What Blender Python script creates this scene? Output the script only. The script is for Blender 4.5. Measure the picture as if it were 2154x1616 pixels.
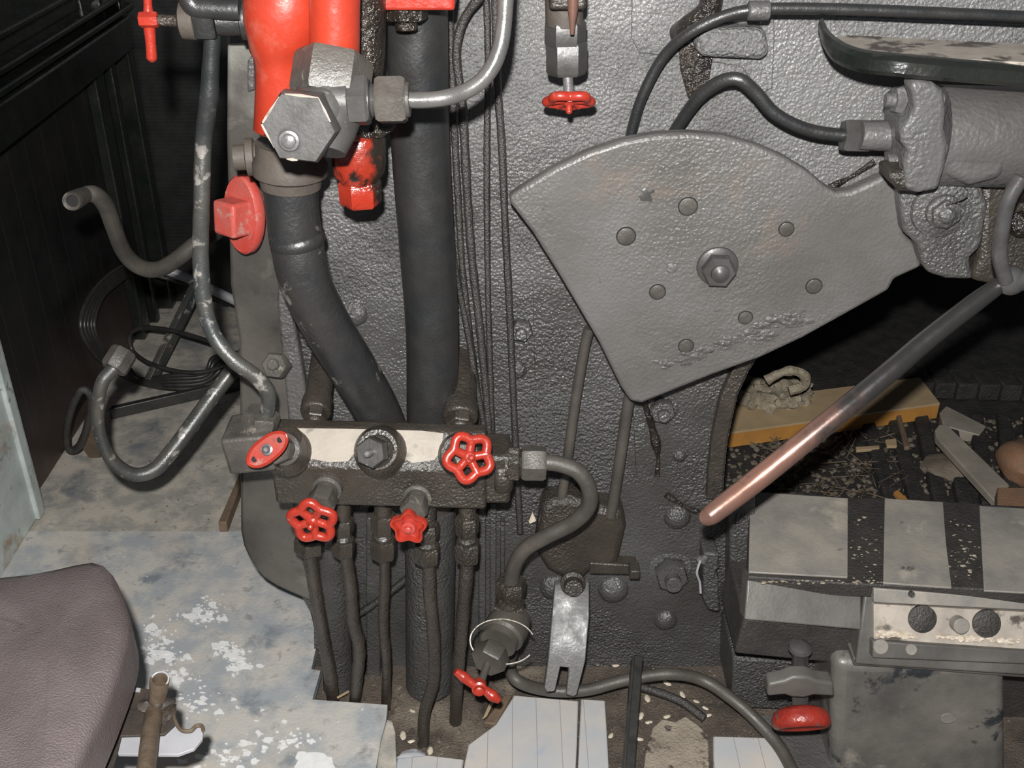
import bpy, bmesh, math, random
from mathutils import Vector, Matrix, noise
random.seed(7)
C = bpy.context.scene.collection
for o in list(bpy.data.objects): bpy.data.objects.remove(o)

# ------------------------------------------------------------ camera, light, exposure
F = 2300.0; TH = math.radians(30); CT, ST = math.cos(TH), math.sin(TH)
EYE = Vector((0, 0, 1.62))
cd = bpy.data.cameras.new('camera'); cam = bpy.data.objects.new('camera', cd); C.objects.link(cam)
cam.location = EYE; cam.rotation_euler = (math.pi/2 - TH, 0, 0)
cd.sensor_width = 36; cd.lens = 36*F/2154; cd.clip_start = .02
bpy.context.scene.camera = cam
vs = bpy.context.scene.view_settings
vs.view_transform = 'Standard'; vs.look = 'None'; vs.exposure = 0.62; vs.gamma = 1
w = bpy.data.worlds.new('world'); bpy.context.scene.world = w; w.use_nodes = True
w.node_tree.nodes['Background'].inputs[0].default_value = (.80, .88, 1, 1)
w.node_tree.nodes['Background'].inputs[1].default_value = .07
ld = bpy.data.lights.new('camera_flash', 'POINT'); ld.energy = 165; ld.shadow_soft_size = .018; ld.color = (1, .985, .96)
lo = bpy.data.objects.new('camera_flash', ld); C.objects.link(lo); lo.location = (-.025, -.02, 1.62+.13)

# ------------------------------------------------------------ pixel -> place
def ray(px, py):
    x, u = (px-1077)/F, -(py-808)/F
    return Vector((x, CT+ST*u, -ST+CT*u))
def P(px, py, Y):
    r = ray(px, py); return EYE + r*(Y/r.y)
def G(px, py, z=0.0):
    r = ray(px, py); return EYE + r*((z-EYE.z)/r.z)
def rad(n, py, Y):
    return n*(Y/ray(0, py).y)/F

# ------------------------------------------------------------ materials
MATS = {}
def mat(name, c1, c2=None, vs_=12, rough=.5, metal=0, bump=.3, bs=120, bd=.003, spots=(), coat=0, lo_=.35, hi=.65, vor=False, rvar=.12, spec=.5):
    m = bpy.data.materials.new(name); m.use_nodes = True; nt = m.node_tree; N = nt.nodes; L = nt.links
    b = N['Principled BSDF']; geo = N.new('ShaderNodeNewGeometry')
    def noi(scale, det=6, dist=0, off=0):
        n = N.new('ShaderNodeTexNoise'); n.inputs['Scale'].default_value = scale; n.inputs['Detail'].default_value = det
        n.inputs['Roughness'].default_value = .62
        n.inputs['Distortion'].default_value = dist
        a = N.new('ShaderNodeVectorMath'); a.operation = 'ADD'; a.inputs[1].default_value = (off, off*1.7, off*.6)
        L.new(geo.outputs['Position'], a.inputs[0]); L.new(a.outputs[0], n.inputs['Vector']); return n.outputs['Fac']
    def ramp(fac, a, z):
        r = N.new('ShaderNodeMapRange'); r.inputs[1].default_value = a; r.inputs[2].default_value = z
        L.new(fac, r.inputs[0]); return r.outputs[0]
    col = None
    def mix(fac, A, B):
        x = N.new('ShaderNodeMix'); x.data_type = 'RGBA'; L.new(fac, x.inputs[0])
        if isinstance(A, tuple): x.inputs[6].default_value = (*A, 1)
        else: L.new(A, x.inputs[6])
        x.inputs[7].default_value = (*B, 1); return x.outputs[2]
    c = mix(ramp(noi(vs_), lo_, hi), c1, c2 or tuple(v*.6 for v in c1))
    for i, s in enumerate(spots):
        c = mix(ramp(noi(s[1], 8, .3, 3.1*(i+1)), s[2], s[3]), c, s[0])
    L.new(c, b.inputs['Base Color'])
    b.inputs['Metallic'].default_value = metal; b.inputs['Specular IOR Level'].default_value = spec
    rr = N.new('ShaderNodeMapRange'); rr.inputs[3].default_value = max(.05, rough-rvar); rr.inputs[4].default_value = min(1, rough+rvar)
    rr.inputs[1].default_value = .3; rr.inputs[2].default_value = .7
    L.new(noi(vs_*2.3, 4, 0, 9), rr.inputs[0]); L.new(rr.outputs[0], b.inputs['Roughness'])
    if coat: b.inputs['Coat Weight'].default_value = coat; b.inputs['Coat Roughness'].default_value = .15
    bp = N.new('ShaderNodeBump'); bp.inputs['Strength'].default_value = bump; bp.inputs['Distance'].default_value = bd
    h = noi(bs, 3, .4 if vor else 0, 5)
    if vor:
        vn = N.new('ShaderNodeTexVoronoi'); vn.feature = 'SMOOTH_F1'; vn.inputs['Scale'].default_value = bs*.62; vn.inputs['Smoothness'].default_value = .6
        L.new(geo.outputs['Position'], vn.inputs['Vector'])
        h2 = noi(bs*.14, 3, 0, 2)
        ad = N.new('ShaderNodeMath'); ad.operation = 'MULTIPLY_ADD'; L.new(h2, ad.inputs[0]); ad.inputs[1].default_value = 1.5; L.new(h, ad.inputs[2])
        a2 = N.new('ShaderNodeMath'); a2.operation = 'MULTIPLY_ADD'; L.new(vn.outputs['Distance'], a2.inputs[0]); a2.inputs[1].default_value = -1.1; L.new(ad.outputs[0], a2.inputs[2]); h = a2.outputs[0]
        sm = N.new('ShaderNodeMapRange'); sm.inputs[1].default_value = .42; sm.inputs[2].default_value = .60; sm.inputs[3].default_value = bump*.45; sm.inputs[4].default_value = bump
        L.new(noi(3.2, 3, 0, 7), sm.inputs[0]); L.new(sm.outputs[0], bp.inputs['Strength'])
    L.new(h, bp.inputs['Height']); L.new(bp.outputs[0], b.inputs['Normal'])
    MATS[name] = m; return m
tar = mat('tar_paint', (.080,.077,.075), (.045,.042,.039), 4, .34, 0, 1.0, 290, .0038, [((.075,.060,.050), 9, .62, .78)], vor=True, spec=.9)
tarl = mat('sooty_paint', (.115,.112,.11), (.075,.070,.066), 5, .42, 0, .7, 230, .003, [((.12,.095,.075), 8, .6, .8)], vor=True, spec=.7)
platem = mat('door_plate_paint', (.135,.131,.126), (.098,.092,.086), 5, .40, 0, .5, 300, .0024, [((.165,.130,.105), 7, .58, .78), ((.07,.068,.066), 38, .68, .74)], vor=True, spec=.7)
plateedge = mat('dusty_brown', (.105,.086,.070), (.070,.058,.049), 14, .6, 0, .4, 160, .002)
pipeb = mat('black_pipe', (.016,.018,.020), (.030,.028,.026), 9, .40, 0, .35, 190, .0022, [((.11,.10,.09), 18, .70, .80)], spec=.9)
pipeg = mat('worn_grey_pipe', (.045,.05,.05), (.085,.078,.066), 14, .38, .1, .4, 220, .0015, [((.30,.28,.255), 34, .57, .64)], spec=.8)
piped = mat('dusty_pipe', (.085,.075,.062), (.050,.045,.040), 14, .5, 0, .4, 220, .0018, spec=.6)
grime = mat('brown_grime', (.050,.040,.031), (.030,.025,.020), 16, .38, 0, .7, 310, .0032, [((.12,.098,.075), 40, .66, .76)], vor=True, spec=.8)
thinp = mat('grimy_thin_pipe', (.045,.041,.037), (.027,.024,.022), 18, .36, 0, .9, 280, .0035, spec=.9)
steelg = mat('dusty_fitting', (.105,.095,.082), (.062,.056,.05), 25, .45, .1, .5, 240, .002, [((.27,.24,.20), 50, .62, .72)], spec=.6)
steel = mat('bare_steel', (.30,.29,.29), (.18,.17,.17), 40, .34, .6, .3, 300, .001)
steeld = mat('dark_cast_cap', (.075,.072,.070), (.052,.049,.045), 20, .42, .1, .3, 200, .0012, [((.25,.22,.17), 55, .66, .74)], spec=.6)
copper = mat('worn_copper', (.30,.155,.115), (.21,.125,.10), 9, .28, .5, .15, 200, .0008, [((.09,.08,.08), 26, .60, .74)], spec=.7)
leverd = mat('blackened_lever', (.125,.12,.12), (.07,.066,.064), 22, .28, .4, .15, 200, .0008, [((.30,.15,.09), 16, .64, .70)], spec=.8)
red = mat('red_enamel', (.38,.036,.016), (.31,.026,.012), 8, .34, 0, .25, 90, .0025, [((.42,.14,.10), 6, .56, .74), ((.05,.02,.015), 30, .74, .80)], spec=.7)
redw = mat('red_wheel_paint', (.42,.036,.018), (.33,.028,.017), 40, .30, 0, .3, 260, .0015, [((.26,.17,.14), 60, .63, .74)], spec=.7)
redd = mat('dusty_red', (.46,.045,.033), (.42,.10,.08), 14, .45, 0, .35, 200, .002, [((.40,.29,.25), 24, .60, .72), ((.10,.08,.07), 30, .70, .76)], spec=.5)
oilred = mat('oily_red', (.36,.028,.012), (.26,.024,.011), 9, .2, 0, .5, 120, .003, [((.012,.009,.007), 16, .58, .64), ((.09,.045,.018), 11, .58, .66)], spec=.9)
tarwet = mat('wet_tar', (.010,.008,.007), (.03,.022,.016), 20, .14, 0, 1.0, 140, .007, spec=.9)
wallm = mat('black_boards', (.010,.010,.010), (.018,.0165,.0155), 6, .45, 0, .3, 140, .001)
frontm = mat('black_ribbed_panel', (.010,.010,.0105), (.015,.014,.014), 6, .45, 0, .3, 140, .001)
rail = mat('black_gloss_sill', (.008,.012,.010), (.018,.018,.015), 8, .25, 0, .4, 60, .003, spec=.8)
post = mat('white_rusty_post', (.55,.60,.58), (.38,.42,.40), 9, .5, 0, .2, 120, .001, [((.30,.17,.08), 7, .55, .70), ((.24,.25,.23), 30, .58, .68)])
floorm = mat('painted_floor', (.54,.515,.475), (.375,.395,.41), 11, .5, 0, .45, 130, .002, [((.22,.245,.27), 9, .55, .68), ((.58,.51,.43), 3.6, .54, .70), ((.13,.11,.10), 70, .71, .75), ((.30,.29,.28), 28, .58, .70), ((.88,.87,.86), 30, .67, .70)], lo_=.42, hi=.58)
floorf = mat('far_floor', (.50,.455,.39), (.34,.325,.29), 14, .6, 0, .45, 130, .002, [((.17,.18,.195), 6, .53, .66), ((.12,.10,.085), 65, .64, .70), ((.27,.255,.235), 26, .56, .68)], lo_=.42, hi=.58)
dirt = mat('oily_dirt', (.140,.112,.086), (.075,.060,.048), 14, .8, 0, 1, 220, .006, [((.34,.285,.22), 80, .62, .72), ((.024,.020,.018), 7, .56, .68), ((.30,.25,.19), 3.5, .56, .70)])
boards = mat('pale_boards', (.55,.50,.45), (.42,.45,.48), 7, .6, 0, .2, 120, .001, [((.12,.10,.09), 55, .72, .75), ((.34,.40,.50), 13, .62, .8)])
cream = mat('cream_paint', (.40,.35,.29), (.31,.27,.225), 18, .5, 0, .3, 150, .001, [((.10,.085,.07), 14, .57, .68)])
creamt = mat('cream_top', (.46,.41,.35), (.32,.28,.24), 26, .5, 0, .25, 150, .001, [((.085,.072,.060), 15, .50, .57)])
pine = mat('yellow_pine', (.42,.31,.18), (.34,.25,.15), 12, .6, 0, .2, 140, .001, [((.10,.07,.04), 34, .70, .74)])
pineedge = mat('orange_pine', (.46,.215,.045), (.34,.165,.045), 12, .55, 0, .2, 140, .001)
greyw = mat('grey_wood', (.30,.265,.22), (.21,.185,.155), 12, .65, 0, .3, 120, .002)
brownw = mat('brown_wood', (.19,.13,.085), (.12,.085,.06), 18, .65, 0, .4, 120, .002)
straw = mat('straw', (.16,.12,.08), (.07,.055,.04), 40, .7, 0, .2, 200, .001)
rag = mat('rag_cotton', (.45,.39,.29), (.24,.20,.14), 60, .85, 0, 1, 260, .006)
soot = mat('soot_black', (.012,.012,.012), (.02,.019,.018), 20, .8, 0, .8, 90, .006)
ash = mat('ash_grate', (.036,.032,.028), (.014,.014,.014), 22, .75, 0, 1, 140, .006, [((.12,.10,.08), 45, .64, .74)])
ledge = mat('ledge_plate', (.34,.31,.265), (.21,.20,.185), 10, .45, .1, .35, 170, .0018, [((.46,.41,.34), 9, .58, .72), ((.045,.045,.05), 13, .64, .70)])
ledged = mat('ledge_dark', (.050,.045,.041), (.032,.029,.027), 18, .5, 0, .8, 190, .004, [((.22,.19,.16), 90, .68, .74)], spec=.6)
ledgem = mat('ledge_mid', (.145,.135,.122), (.090,.085,.079), 9, .42, .1, .25, 190, .0015, [((.24,.22,.19), 90, .70, .76)])
column = mat('worn_column', (.28,.255,.225), (.095,.093,.088), 3.2, .38, .15, .35, 140, .0015, [((.42,.38,.33), 7, .57, .72), ((.035,.04,.045), 13, .60, .66)])
leather = mat('brown_leather', (.155,.126,.124), (.110,.088,.085), 6, .42, 0, 1.0, 340, .0022, [((.19,.17,.165), 3, .55, .75)], spec=.7)
white = mat('white_paint', (.45,.45,.47), (.36,.36,.38), 12, .4, 0, .1, 90, .001, [((.22,.10,.04), 40, .68, .74)])
rust = mat('rusty_metal', (.19,.145,.105), (.11,.08,.055), 30, .5, .3, .5, 200, .002, [((.33,.29,.25), 50, .66, .72)])
rustb = mat('black_rusty_bracket', (.035,.03,.028), (.06,.045,.035), 30, .6, 0, .5, 200, .002, [((.32,.15,.05), 22, .64, .74)])
casing = mat('grey_casing', (.125,.114,.100), (.050,.045,.040), 3.2, .34, .1, .35, 120, .002, [((.20,.19,.165), 7, .60, .74), ((.03,.027,.024), 5, .60, .70)], spec=.7)
wire = mat('bright_wire', (.24,.22,.19), (.16,.145,.125), 60, .3, .7, .1, 200, .001)
cable = mat('black_cable', (.022,.022,.022), (.042,.04,.036), 20, .35, 0, .2, 200, .001)
whitehose = mat('white_hose', (.36,.365,.38), (.28,.28,.30), 20, .4, 0, .1, 90, .001)
huskm = mat('husk', (.70,.62,.52), (.50,.42,.32), 90, .6, 0, .1, 90, .001)
brick = mat('orange_brick', (.27,.14,.075), (.17,.11,.075), 14, .75, 0, .5, 140, .003)
stone = mat('grey_stone', (.17,.14,.105), (.10,.085,.065), 20, .75, 0, .7, 140, .003)
dark = mat('black_hole', (.006,.006,.006), (.01,.01,.01), 20, .8, 0, .1, 90, .001)

knobm = mat('chipped_knob_red', (.34,.030,.016), (.25,.022,.014), 30, .38, 0, .6, 120, .003, [((.10,.095,.09), 16, .54, .58)], spec=.7)
straw2 = mat('dull_chips', (.34,.29,.22), (.20,.17,.13), 90, .7, 0, .1, 90, .001)
spat = mat('spatter_white', (.85,.85,.84), (.74,.74,.73), 40, .45, 0, .2, 200, .001)
def lines(m, axis, period, width, colour, bumpy):
    "grooves at a fixed period along one world axis"
    nt = m.node_tree; N = nt.nodes; L = nt.links; b = N['Principled BSDF']
    g = N.new('ShaderNodeNewGeometry'); s = N.new('ShaderNodeSeparateXYZ'); L.new(g.outputs['Position'], s.inputs[0])
    d = N.new('ShaderNodeMath'); d.operation = 'DIVIDE'; d.inputs[1].default_value = period; L.new(s.outputs[axis], d.inputs[0])
    f = N.new('ShaderNodeMath'); f.operation = 'FRACT'; L.new(d.outputs[0], f.inputs[0])
    c = N.new('ShaderNodeMath'); c.operation = 'LESS_THAN'; c.inputs[1].default_value = width; L.new(f.outputs[0], c.inputs[0])
    src = b.inputs['Base Color'].links[0].from_socket
    x = N.new('ShaderNodeMix'); x.data_type = 'RGBA'; L.new(c.outputs[0], x.inputs[0]); L.new(src, x.inputs[6]); x.inputs[7].default_value = (*colour, 1)
    L.new(x.outputs[2], b.inputs['Base Color'])
lines(wallm, 1, .105, .035, (.032,.029,.026), .5)
lines(frontm, 2, .012, .18, (.018,.018,.017), .5)
lines(boards, 0, .047, .03, (.30,.30,.31), .5)

def zone(m, axis, a, b_, colour, amt=.35, sc=14):
    "another paint or wear tone beyond a place on the object, with a ragged border"
    nt = m.node_tree; N = nt.nodes; L = nt.links; b = N['Principled BSDF']
    g = N.new('ShaderNodeNewGeometry'); sp = N.new('ShaderNodeSeparateXYZ'); L.new(g.outputs['Position'], sp.inputs[0])
    n = N.new('ShaderNodeTexNoise'); n.inputs['Scale'].default_value = sc; n.inputs['Detail'].default_value = 6
    L.new(g.outputs['Position'], n.inputs['Vector'])
    q = N.new('ShaderNodeMath'); q.operation = 'MULTIPLY_ADD'; L.new(n.outputs['Fac'], q.inputs[0]); q.inputs[1].default_value = amt; L.new(sp.outputs[axis], q.inputs[2])
    r = N.new('ShaderNodeMapRange'); r.inputs[1].default_value = a+amt*.5; r.inputs[2].default_value = b_+amt*.5; L.new(q.outputs[0], r.inputs[0])
    src = b.inputs['Base Color'].links[0].from_socket
    x = N.new('ShaderNodeMix'); x.data_type = 'RGBA'; L.new(r.outputs[0], x.inputs[0]); L.new(src, x.inputs[6]); x.inputs[7].default_value = (*colour, 1)
    L.new(x.outputs[2], b.inputs['Base Color'])
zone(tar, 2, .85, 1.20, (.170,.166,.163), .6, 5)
zone(copper, 0, .42, .50, (.050,.047,.046), .16, 26)
zone(pipeb, 2, .62, .50, (.055,.047,.040), .2, 14)
pipes = mat('silver_worn_pipe', (.12,.12,.12), (.19,.18,.165), 14, .30, .4, .35, 220, .0012, [((.05,.055,.06), 20, .60, .70)], spec=.8)
pipew = mat('scuffed_black_pipe', (.020,.021,.023), (.036,.033,.030), 9, .38, 0, .45, 150, .0025, [((.26,.24,.215), 17, .60, .68)], spec=.9)
sand = mat('sandy_dirt', (.40,.34,.27), (.26,.22,.17), 12, .85, 0, .9, 160, .005, [((.07,.055,.045), 22, .54, .62)])
zone(pipeg, 2, 1.10, 1.22, (.022,.024,.025), .15, 20)
zone(casing, 2, 1.16, 1.26, (.30,.30,.27), .30, 9)
zone(wallm, 2, .30, .02, (.055,.036,.030), .35, 6)
zone(oilred, 0, -.196, -.186, (.018,.013,.009), .05, 45)
zone(redd, 2, 1.06, 1.12, (.47,.25,.21), .06, 30)

# ------------------------------------------------------------ mesh helpers
def frame(ax, hint=None):
    a = Vector(ax).normalized(); h = Vector(hint) if hint else (Vector((0,0,1)) if abs(a.z) < .9 else Vector((0,1,0)))
    u = (h - a*h.dot(a)).normalized(); v = a.cross(u); return a, u, v
def NB(): return bmesh.new()
def lathe(bm, p0, ax, prof, seg=32, rot=0, hint=None, sx=1, sy=1, rf=None):
    a, u, v = frame(ax, hint); rings = []
    for t, r in prof:
        ring = []
        for k in range(seg):
            an = 2*math.pi*k/seg + rot; q = r*(rf(an) if rf else 1)
            ring.append(bm.verts.new(Vector(p0) + a*t + u*(math.cos(an)*q*sx) + v*(math.sin(an)*q*sy)))
        rings.append(ring)
    for i in range(len(rings)-1):
        A, B = rings[i], rings[i+1]
        for k in range(seg):
            j = (k+1) % seg
            bm.faces.new((A[k], A[j], B[j], B[k]))
    if prof[0][1] > 1e-6: bm.faces.new(rings[0][::-1])
    if prof[-1][1] > 1e-6: bm.faces.new(rings[-1])
    return bm
def cyl(bm, a, b, r, r2=None, seg=28):
    a = Vector(a); b = Vector(b); d = b-a; L_ = d.length; r2 = r if r2 is None else r2; c = min(.0015, r*.15)
    return lathe(bm, a, d, [(0, r-c), (c, r), (L_-c, r2), (L_, r2-c)], seg)
def hexn(bm, p, ax, L_, r, rot=0, n=6, hint=None, ch=.10):
    return lathe(bm, p, ax, [(0, r*(1-ch)), (L_*.12, r), (L_*.88, r), (L_, r*(1-ch))], n, rot, hint)
def dome(bm, p, ax, r, h, seg=20):
    return lathe(bm, p, ax, [(0, r)] + [(h*math.sin(t), r*math.cos(t)) for t in (.4, .8, 1.15, 1.4)] + [(h, r*.05)], seg)
def catmull(pts, n=9):
    q = [pts[0]*2-pts[1]] + pts + [pts[-1]*2-pts[-2]]; out = []
    for i in range(1, len(q)-2):
        p0, p1, p2, p3 = q[i-1:i+3]
        for k in range(n):
            t = k/n
            out.append(.5*((2*p1)+(p2-p0)*t+(2*p0-5*p1+4*p2-p3)*t*t+(3*p1-p0-3*p2+p3)*t**3))
    out.append(pts[-1]); return out
def sweep(bm, pts, r, seg=18, closed=False, smooth=True, n=9, flat=1.0, wob=0):
    """tube through world points; r a number or one per point"""
    rs = list(r) if isinstance(r, (list, tuple)) else [r]*len(pts)
    pts = [Vector(p) for p in pts]
    if closed: path = pts; rr = rs
    elif smooth and len(pts) > 2:
        path = catmull(pts, n); rr = [rs[min(i//n, len(rs)-1)]*(1-(i % n)/n) + rs[min(i//n+1, len(rs)-1)]*((i % n)/n) for i in range(len(path))]
    else: path = pts; rr = rs
    N_ = len(path); rings = []; up = None
    for i, p in enumerate(path):
        if closed: t = path[(i+1) % N_]-path[i-1]
        else: t = path[min(i+1, N_-1)]-path[max(i-1, 0)]
        t.normalize()
        if up is None: up = Vector((0,0,1)) if abs(t.z) < .8 else Vector((0,-1,0))
        u = (up - t*up.dot(t)).normalized(); v = t.cross(u); up = u
        k_ = 1 + (wob*noise.noise(p*45) if wob else 0)
        rings.append([bm.verts.new(p + (u*math.cos(2*math.pi*k/seg) + v*(math.sin(2*math.pi*k/seg)*flat))*rr[i]*k_) for k in range(seg)])
    for i in range(N_ if closed else N_-1):
        A, B = rings[i], rings[(i+1) % N_]
        for k in range(seg):
            j = (k+1) % seg; bm.faces.new((A[k], A[j], B[j], B[k]))
    if not closed: bm.faces.new(rings[0][::-1]); bm.faces.new(rings[-1])
    return bm
def TP(spec, rpx, bm=None, wob=0, seg=18, flat=1.0):
    """tube given as (px, py, Y) and a half width in pixels (one, or one per point)"""
    bm = bm or NB(); pts = [P(*s[:3]) for s in spec]
    if isinstance(rpx, (list, tuple)): rs = [rad(q, s[1], s[2]) for q, s in zip(rpx, spec)]
    else:
        m = spec[len(spec)//2]; rs = rad(rpx, m[1], m[2])
    return sweep(bm, pts, rs, seg=seg, wob=wob, flat=flat)
def box(bm, c, s, rot=None):
    R_ = rot or Matrix.Identity(3); c = Vector(c); vs_ = []
    for x in (-.5,.5):
        for y in (-.5,.5):
            for z in (-.5,.5): vs_.append(bm.verts.new(c + R_ @ Vector((x*s[0], y*s[1], z*s[2]))))
    for f in ((0,1,3,2),(4,6,7,5),(0,4,5,1),(2,3,7,6),(0,2,6,4),(1,5,7,3)): bm.faces.new([vs_[i] for i in f])
    return bm
def bar(bm, a, b, wd, th, hint=(0,0,1)):
    a = Vector(a); b = Vector(b); ax, u, v = frame(b-a, hint)
    M = Matrix((ax, v, u)).transposed()
    return box(bm, (a+b)/2, ((b-a).length, wd, th), M)
def prism(bm, pts, off):
    pts = [Vector(p) for p in pts]; off = Vector(off)
    A = [bm.verts.new(p) for p in pts]; B = [bm.verts.new(p+off) for p in pts]; n = len(A)
    bm.faces.new(A); bm.faces.new(B[::-1])
    for i in range(n): bm.faces.new((A[i], B[i], B[(i+1) % n], A[(i+1) % n]))
    return bm
def PP(outline, Y, th, bm=None):
    return prism(bm or NB(), [P(x, y, Y) for x, y in outline], (0, th, 0))
def GP(outline, z, th, bm=None):
    return prism(bm or NB(), [G(x, y, z) for x, y in outline], (0, 0, -th))
def lump(bm, c, r, sq=(1,1,1), seed=0, amp=.25, sub=3):
    res = bmesh.ops.create_icosphere(bm, subdivisions=sub, radius=1)
    for v in res['verts']:
        d = v.co.copy(); k = 1+amp*noise.noise(d*1.6+Vector((seed,seed*.7,0)))*1.6 + amp*.4*noise.noise(d*5+Vector((0,seed,0)))
        v.co = Vector(c)+Vector((d.x*r*sq[0], d.y*r*sq[1], d.z*r*sq[2]))*k
    return bm

# ------------------------------------------------------------ objects
def finish(o, bm, m, bevel, sharp=38):
    bmesh.ops.recalc_face_normals(bm, faces=bm.faces)
    for f in bm.faces: f.smooth = True
    lim = math.radians(sharp)
    for e in bm.edges:
        if len(e.link_faces) == 2 and e.calc_face_angle(0) > lim: e.smooth = False
    bm.to_mesh(o.data); bm.free(); o.data.materials.append(m)
    if bevel:
        md = o.modifiers.new('bevel', 'BEVEL'); md.width = bevel; md.segments = 3; md.limit_method = 'ANGLE'; md.angle_limit = math.radians(38); md.harden_normals = False
def thing(name, label, cat, group=None):
    o = bpy.data.objects.new(name, None); C.objects.link(o); o.empty_display_size = .02
    o['label'] = label; o['category'] = cat
    if group: o['group'] = group
    return o
def part(parent, name, bm, m, label=None, bevel=0):
    o = bpy.data.objects.new(name, bpy.data.meshes.new(name)); C.objects.link(o); o.parent = parent
    finish(o, bm, m, bevel)
    if label: o['label'] = label
    return o
def solo(name, bm, m, label, cat, group=None, bevel=0, kind=None):
    o = bpy.data.objects.new(name, bpy.data.meshes.new(name)); C.objects.link(o); finish(o, bm, m, bevel)
    o['label'] = label; o['category'] = cat
    if group: o['group'] = group
    if kind: o['kind'] = kind
    return o
def struct(name, bm, m, label, bevel=0): return solo(name, bm, m, label, name.split('_')[0], None, bevel, 'structure')
B = 1.70    # face of the backhead

# ============================================================ SETTING
struct('wall_left', box(NB(), (-1.23, 2.0, .85), (.06, 2.9, 1.7)), wallm, 'black boarded left side wall of the cab with thin vertical grooves')
struct('wall_front', box(NB(), (-.75, 3.40, .9), (1.0, .06, 1.8)), frontm, 'black ribbed front wall of the cab in the far left corner')
def floor_poly(outl, z, th): return GP(outl, z, th)
near = [(-700,1118),(560,1118),(600,1180),(640,1240),(656,1300),(667,1352),(655,1408),(674,1411),(657,1472),(815,1483),(812,1516),(800,1560),(787,1640),(775,2300),(-900,2300)]
struct('floor', GP(near, 0, .02), floorm, 'worn blue-grey painted near floor plate with white paint spatters')
struct('floor_far', box(NB(), (-.78, 2.78, -.022), (.86, 1.40, .03)), floorf, 'dusty grey far floor plate beside the left wall')
bm = box(NB(), (0, 1.3, -.075), (3.2, 2.2, .05))
struct('floor_bed', bm, dirt, 'dark oily dirt bed in front of the backhead')
bm = box(NB(), (-1.19, 2.05, .60), (.06, .30, 1.2)); box(bm, (-1.175, 2.16, .6), (.05, .035, 1.2))
struct('trim_1', bm, post, 'whitish rusty steel door post at the left frame edge', .004)
bm = box(NB(), (-1.185, 3.12, .8), (.035, .07, 1.6)); box(bm, (-1.175, 3.22, .8), (.03, .03, 1.6)); box(bm, (-1.17, 3.335, .8), (.06, .05, 1.6))
struct('trim_2', bm, rail, 'black vertical corner moulding between left wall and front wall', .006)
t = thing('window_sill', 'glossy black window sill with long rails across the top left corner', 'sill'); t['kind'] = 'structure'; t['category'] = 'sill'
t.name = 'trim_3'
part(t, 'board', box(NB(), (-1.165, 2.0, .90), (.07, 2.7, .10)), rail, bevel=.01)
for z, x in ((.975, -1.14), (1.01, -1.15), (1.075, -1.16)):
    part(t, 'rail', box(NB(), (x, 2.0, z), (.05, 2.7, .018)), rail, bevel=.006)
part(t, 'upper_board', box(NB(), (-1.19, 2.0, 1.12), (.03, 2.7, .3)), rail, bevel=.01)

# ============================================================ BACKHEAD
t = thing('boiler_backhead', 'large black tar-coated boiler backhead plate filling the middle of the picture', 'boiler')
hole_l = [(1700,640),(1640,700),(1600,742),(1575,780),(1552,830),(1540,880),(1530,930),(1524,990),(1520,1052)]
out = [(575,-400),(2700,-400),(2700,560),(1900,560)] + hole_l + [(2700,1120),(2700,1700),(664,1700),(660,1300),(600,1190),(590,900)]
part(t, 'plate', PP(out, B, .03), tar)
bm = NB()
rimo = [(x-34, y) for x, y in hole_l[2:]]
prism(bm, [P(x, y, B-.02) for x, y in hole_l[2:] + rimo[::-1]], (0, .02, 0))
part(t, 'firehole_rim', bm, grime, bevel=.004)
part(t, 'firehole_lining', PP([(1640,700),(1600,742),(1575,780),(1552,830),(1540,880),(1530,930),(1524,990),(1520,1052),(1516,1052),(1526,930),(1536,880),(1548,830),(1570,780),(1596,742),(1636,700)], B+.03, .15), soot)
# riveted and welded lumps
def stud(px, py, rpx, kind='dome', Yf=B, m=tar, lab=None):
    r = rad(rpx, py, Yf); p = P(px, py, Yf); p.y += .004; bm = NB()
    if kind == 'dome': dome(bm, p, (0,-1,.1), r, r*.7)
    elif kind == 'nut':
        lathe(bm, p, (0,-1,.1), [(0, r*1.35), (r*.2, r*1.35), (r*.25, r*1.2)], 24); hexn(bm, p+Vector((0,-r*.2,0)), (0,-1,.1), r*1.0, r*1.05, rot=.3); cyl(bm, p+Vector((0,-r,0)), p+Vector((0,-r*1.9,r*.15)), r*.5)
    part(t, 'stud' if kind == 'dome' else 'nut', bm, m)
for a in ((1425,1088,30,'dome'),(1410,1197,34,'nut'),(1400,1305,26,'dome'),(1392,858,26,'nut'),(1096,690,24,'nut'),(745,660,30,'dome'),(1090,780,20,'dome'),(1290,1240,34,'dome'),(1165,1235,32,'dome'),(530,1100,10,'dome'),(1430,960,16,'dome'),(735,720,18,'dome')):
    stud(*a)
# welded washout patches at the top
for outl, Yp in (([(1330,-30),(1625,-30),(1630,70),(1625,185),(1600,200),(1560,140),(1430,120),(1345,112),(1328,80)], B-.006),
                 ([(1428,96),(1450,92),(1500,122),(1492,170),(1470,212),(1448,208),(1432,150)], B-.010),
                 ([(1760,36),(2400,60),(2400,110),(1800,100)], B-.004),
                 ([(1120,590),(1200,600),(1330,820),(1340,1000),(1130,1000)], B-.002)):
    bm = prism(NB(), [P(x, y, Yp) for x, y in outl], (0, B-Yp+.002, 0)); part(t, 'weld_patch', bm, tarwet if Yp == B-.010 else tar, bevel=.002)
bm = prism(NB(), [P(x, y, 1.655) for x, y in ((1470,62),(1612,60),(1622,118),(1600,128),(1480,122),(1460,104))], (0, .05, 0))
part(t, 'washout_cover', bm, tar, bevel=.012)
bm = TP([(1400,110,1.69),(1430,80,1.69),(1470,58,1.69)], 8); part(t, 'weld_bead', bm, tar)
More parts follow.
